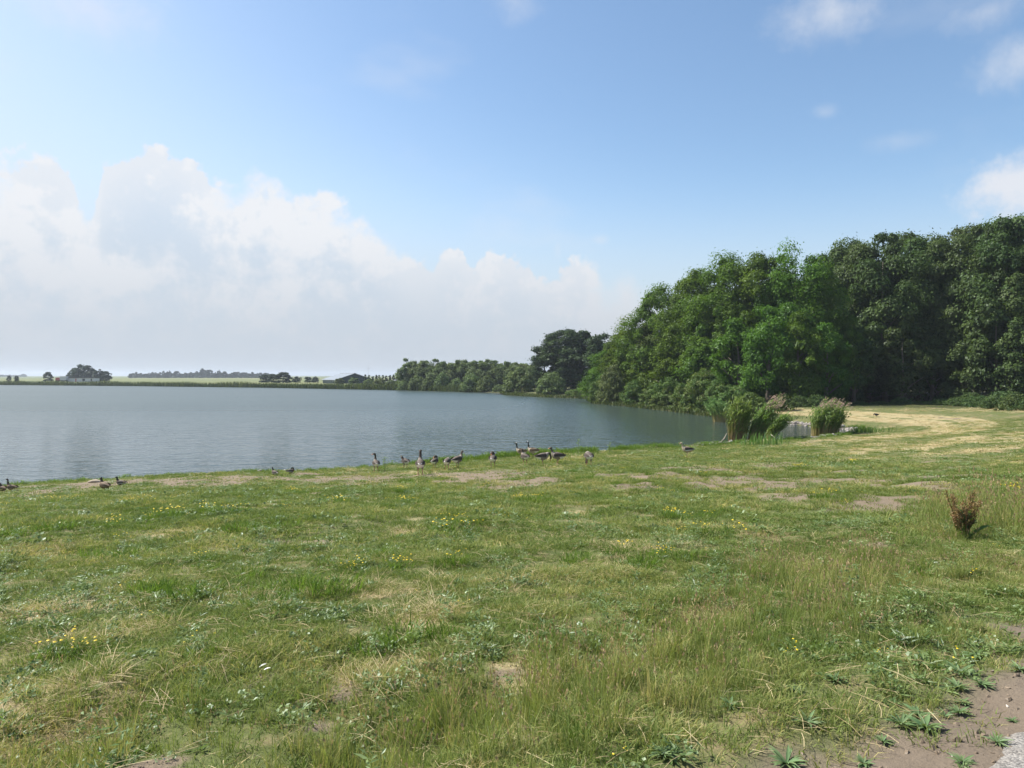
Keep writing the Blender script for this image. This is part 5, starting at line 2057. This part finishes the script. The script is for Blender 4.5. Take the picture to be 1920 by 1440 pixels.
def shore_grass():
    its = []
    for i in range(3):
        v, f, tn = blades(80, .26, .16, .40, .016, .35, 200 + i, .05, .6, (0, 1))
        its.append((v, f, tn, [M['lush']], None))
    v, f, tn = leafy(70, .22, .10, .05, 205, (.0, 1.0), .30)
    its.append((v, f, tn, [M['lush']], None))
    kc = kit('shore_kit', its)
    g = np.random.default_rng(41)
    line = SHORE[3:19]
    P = []
    for (ax, ay), (bx, by) in zip(line[:-1], line[1:]):
        L = math.hypot(bx - ax, by - ay)
        n = int(L * 26)
        t = g.random(n)
        off = np.abs(g.normal(size=n)) * .75
        nx, ny = (by - ay) / L, -(bx - ax) / L
        P.append(np.c_[ax + (bx - ax) * t + nx * off, ay + (by - ay) * t + ny * off])
    P = np.concatenate(P)
    x, y = P[:, 0], P[:, 1]
    s = shore_dist(x, y)
    dens = .35 + .65 * sstep(x, -12, 2) - .45 * sstep(x, 12.0, 15.5)
    dens = dens * sstep(fbm(x * .5, y * .5, 150, 3), .26, .46)
    ok = (g.random(len(x)) < dens) & (s > -.1)
    x, y = x[ok], y[ok]
    m = len(x)
    sc = g.uniform(.5, 1.1, m) * (.65 + .6 * sstep(x, -10, 1)) * (1 - .35 * sstep(x, 10, 15))
    z = np.maximum(ground_z(x, y), 0)
    scatter('shore_grass', kc, np.c_[x, y, z], slope_rot(x, y, g, .1), sc, g.choice([0, 1, 2, 0, 1, 2, 3], m), np.clip(.2 + .6 * fbm(x * .9, y * .9, 160, 2) + g.normal(size=m) * .12, 0, 1),
            'lush bright green grass fringing the near shore', 'grass')


shore_grass()
# two slim weeds that stick up above the shore grass, and one by the lake
for px, py, h, lab in [(1084, 853, 28, 'slim upright leafy weed standing above the shore grass'), (1143, 850, 20, 'short leafy weed above the shore grass, right of the slim one'), (721, 882, 24, 'thin upright weed at the water right of the leftmost goose')]:
    x, y, z = hit(px, py)
    Hh = h / F_PX * y
    v, f, tn = leafy(60, .09, .13, .035, int(px), (.2, 1.1), Hh)
    vv, ff = tube_geo([(0, 0, 0), (.01, 0, Hh * .5), (0, .01, Hh * 1.02)], [.012, .010, .006], 5)
    e = empty('tall_weed', (x, y, max(z, 0)))
    tag(e, lab, 'plant')
    o = link('leaves', mesh_np('weed_leaves', v, f, [M['reed_leaf']], False, {'tint': tn}), e)
    o['kind'] = 'stuff'
    link('stem', mesh_np('weed_stem', np.array([tuple(q) for q in vv]), ff, [M['bark']]), e)

# =====================================================================
# HAZE: the air over the whole place
# =====================================================================
def haze():
    m = bpy.data.materials.new('haze_air')
    m.use_nodes = True
    t = NT(m.node_tree)
    t.n.clear()
    out = t.node('ShaderNodeOutputMaterial')
    pv = t.node('ShaderNodeVolumePrincipled')
    pv.inputs['Color'].default_value = (0.70, 0.78, 0.88, 1)
    pv.inputs['Density'].default_value = HAZE_DENSITY
    pv.inputs['Anisotropy'].default_value = 0.25
    t.l.new(pv.outputs[0], out.inputs['Volume'])
    V, Fc = box_geo(-6200, 6200, -350, 7200, -3.0, 36.0)
    o = link('haze', mesh_np('haze', np.array(V), Fc, [m]))
    tag(o, 'thin pale summer haze over the lake and fields', 'haze', kind='stuff')


haze()
if False: print('objects', len(bpy.data.objects), 'tris', sum(len(o.data.loop_triangles) if False else sum(max(1, p.loop_total - 2) for p in o.data.polygons[:1]) * len(o.data.polygons) for o in bpy.data.objects if o.type == 'MESH' and o.data.users == 1))
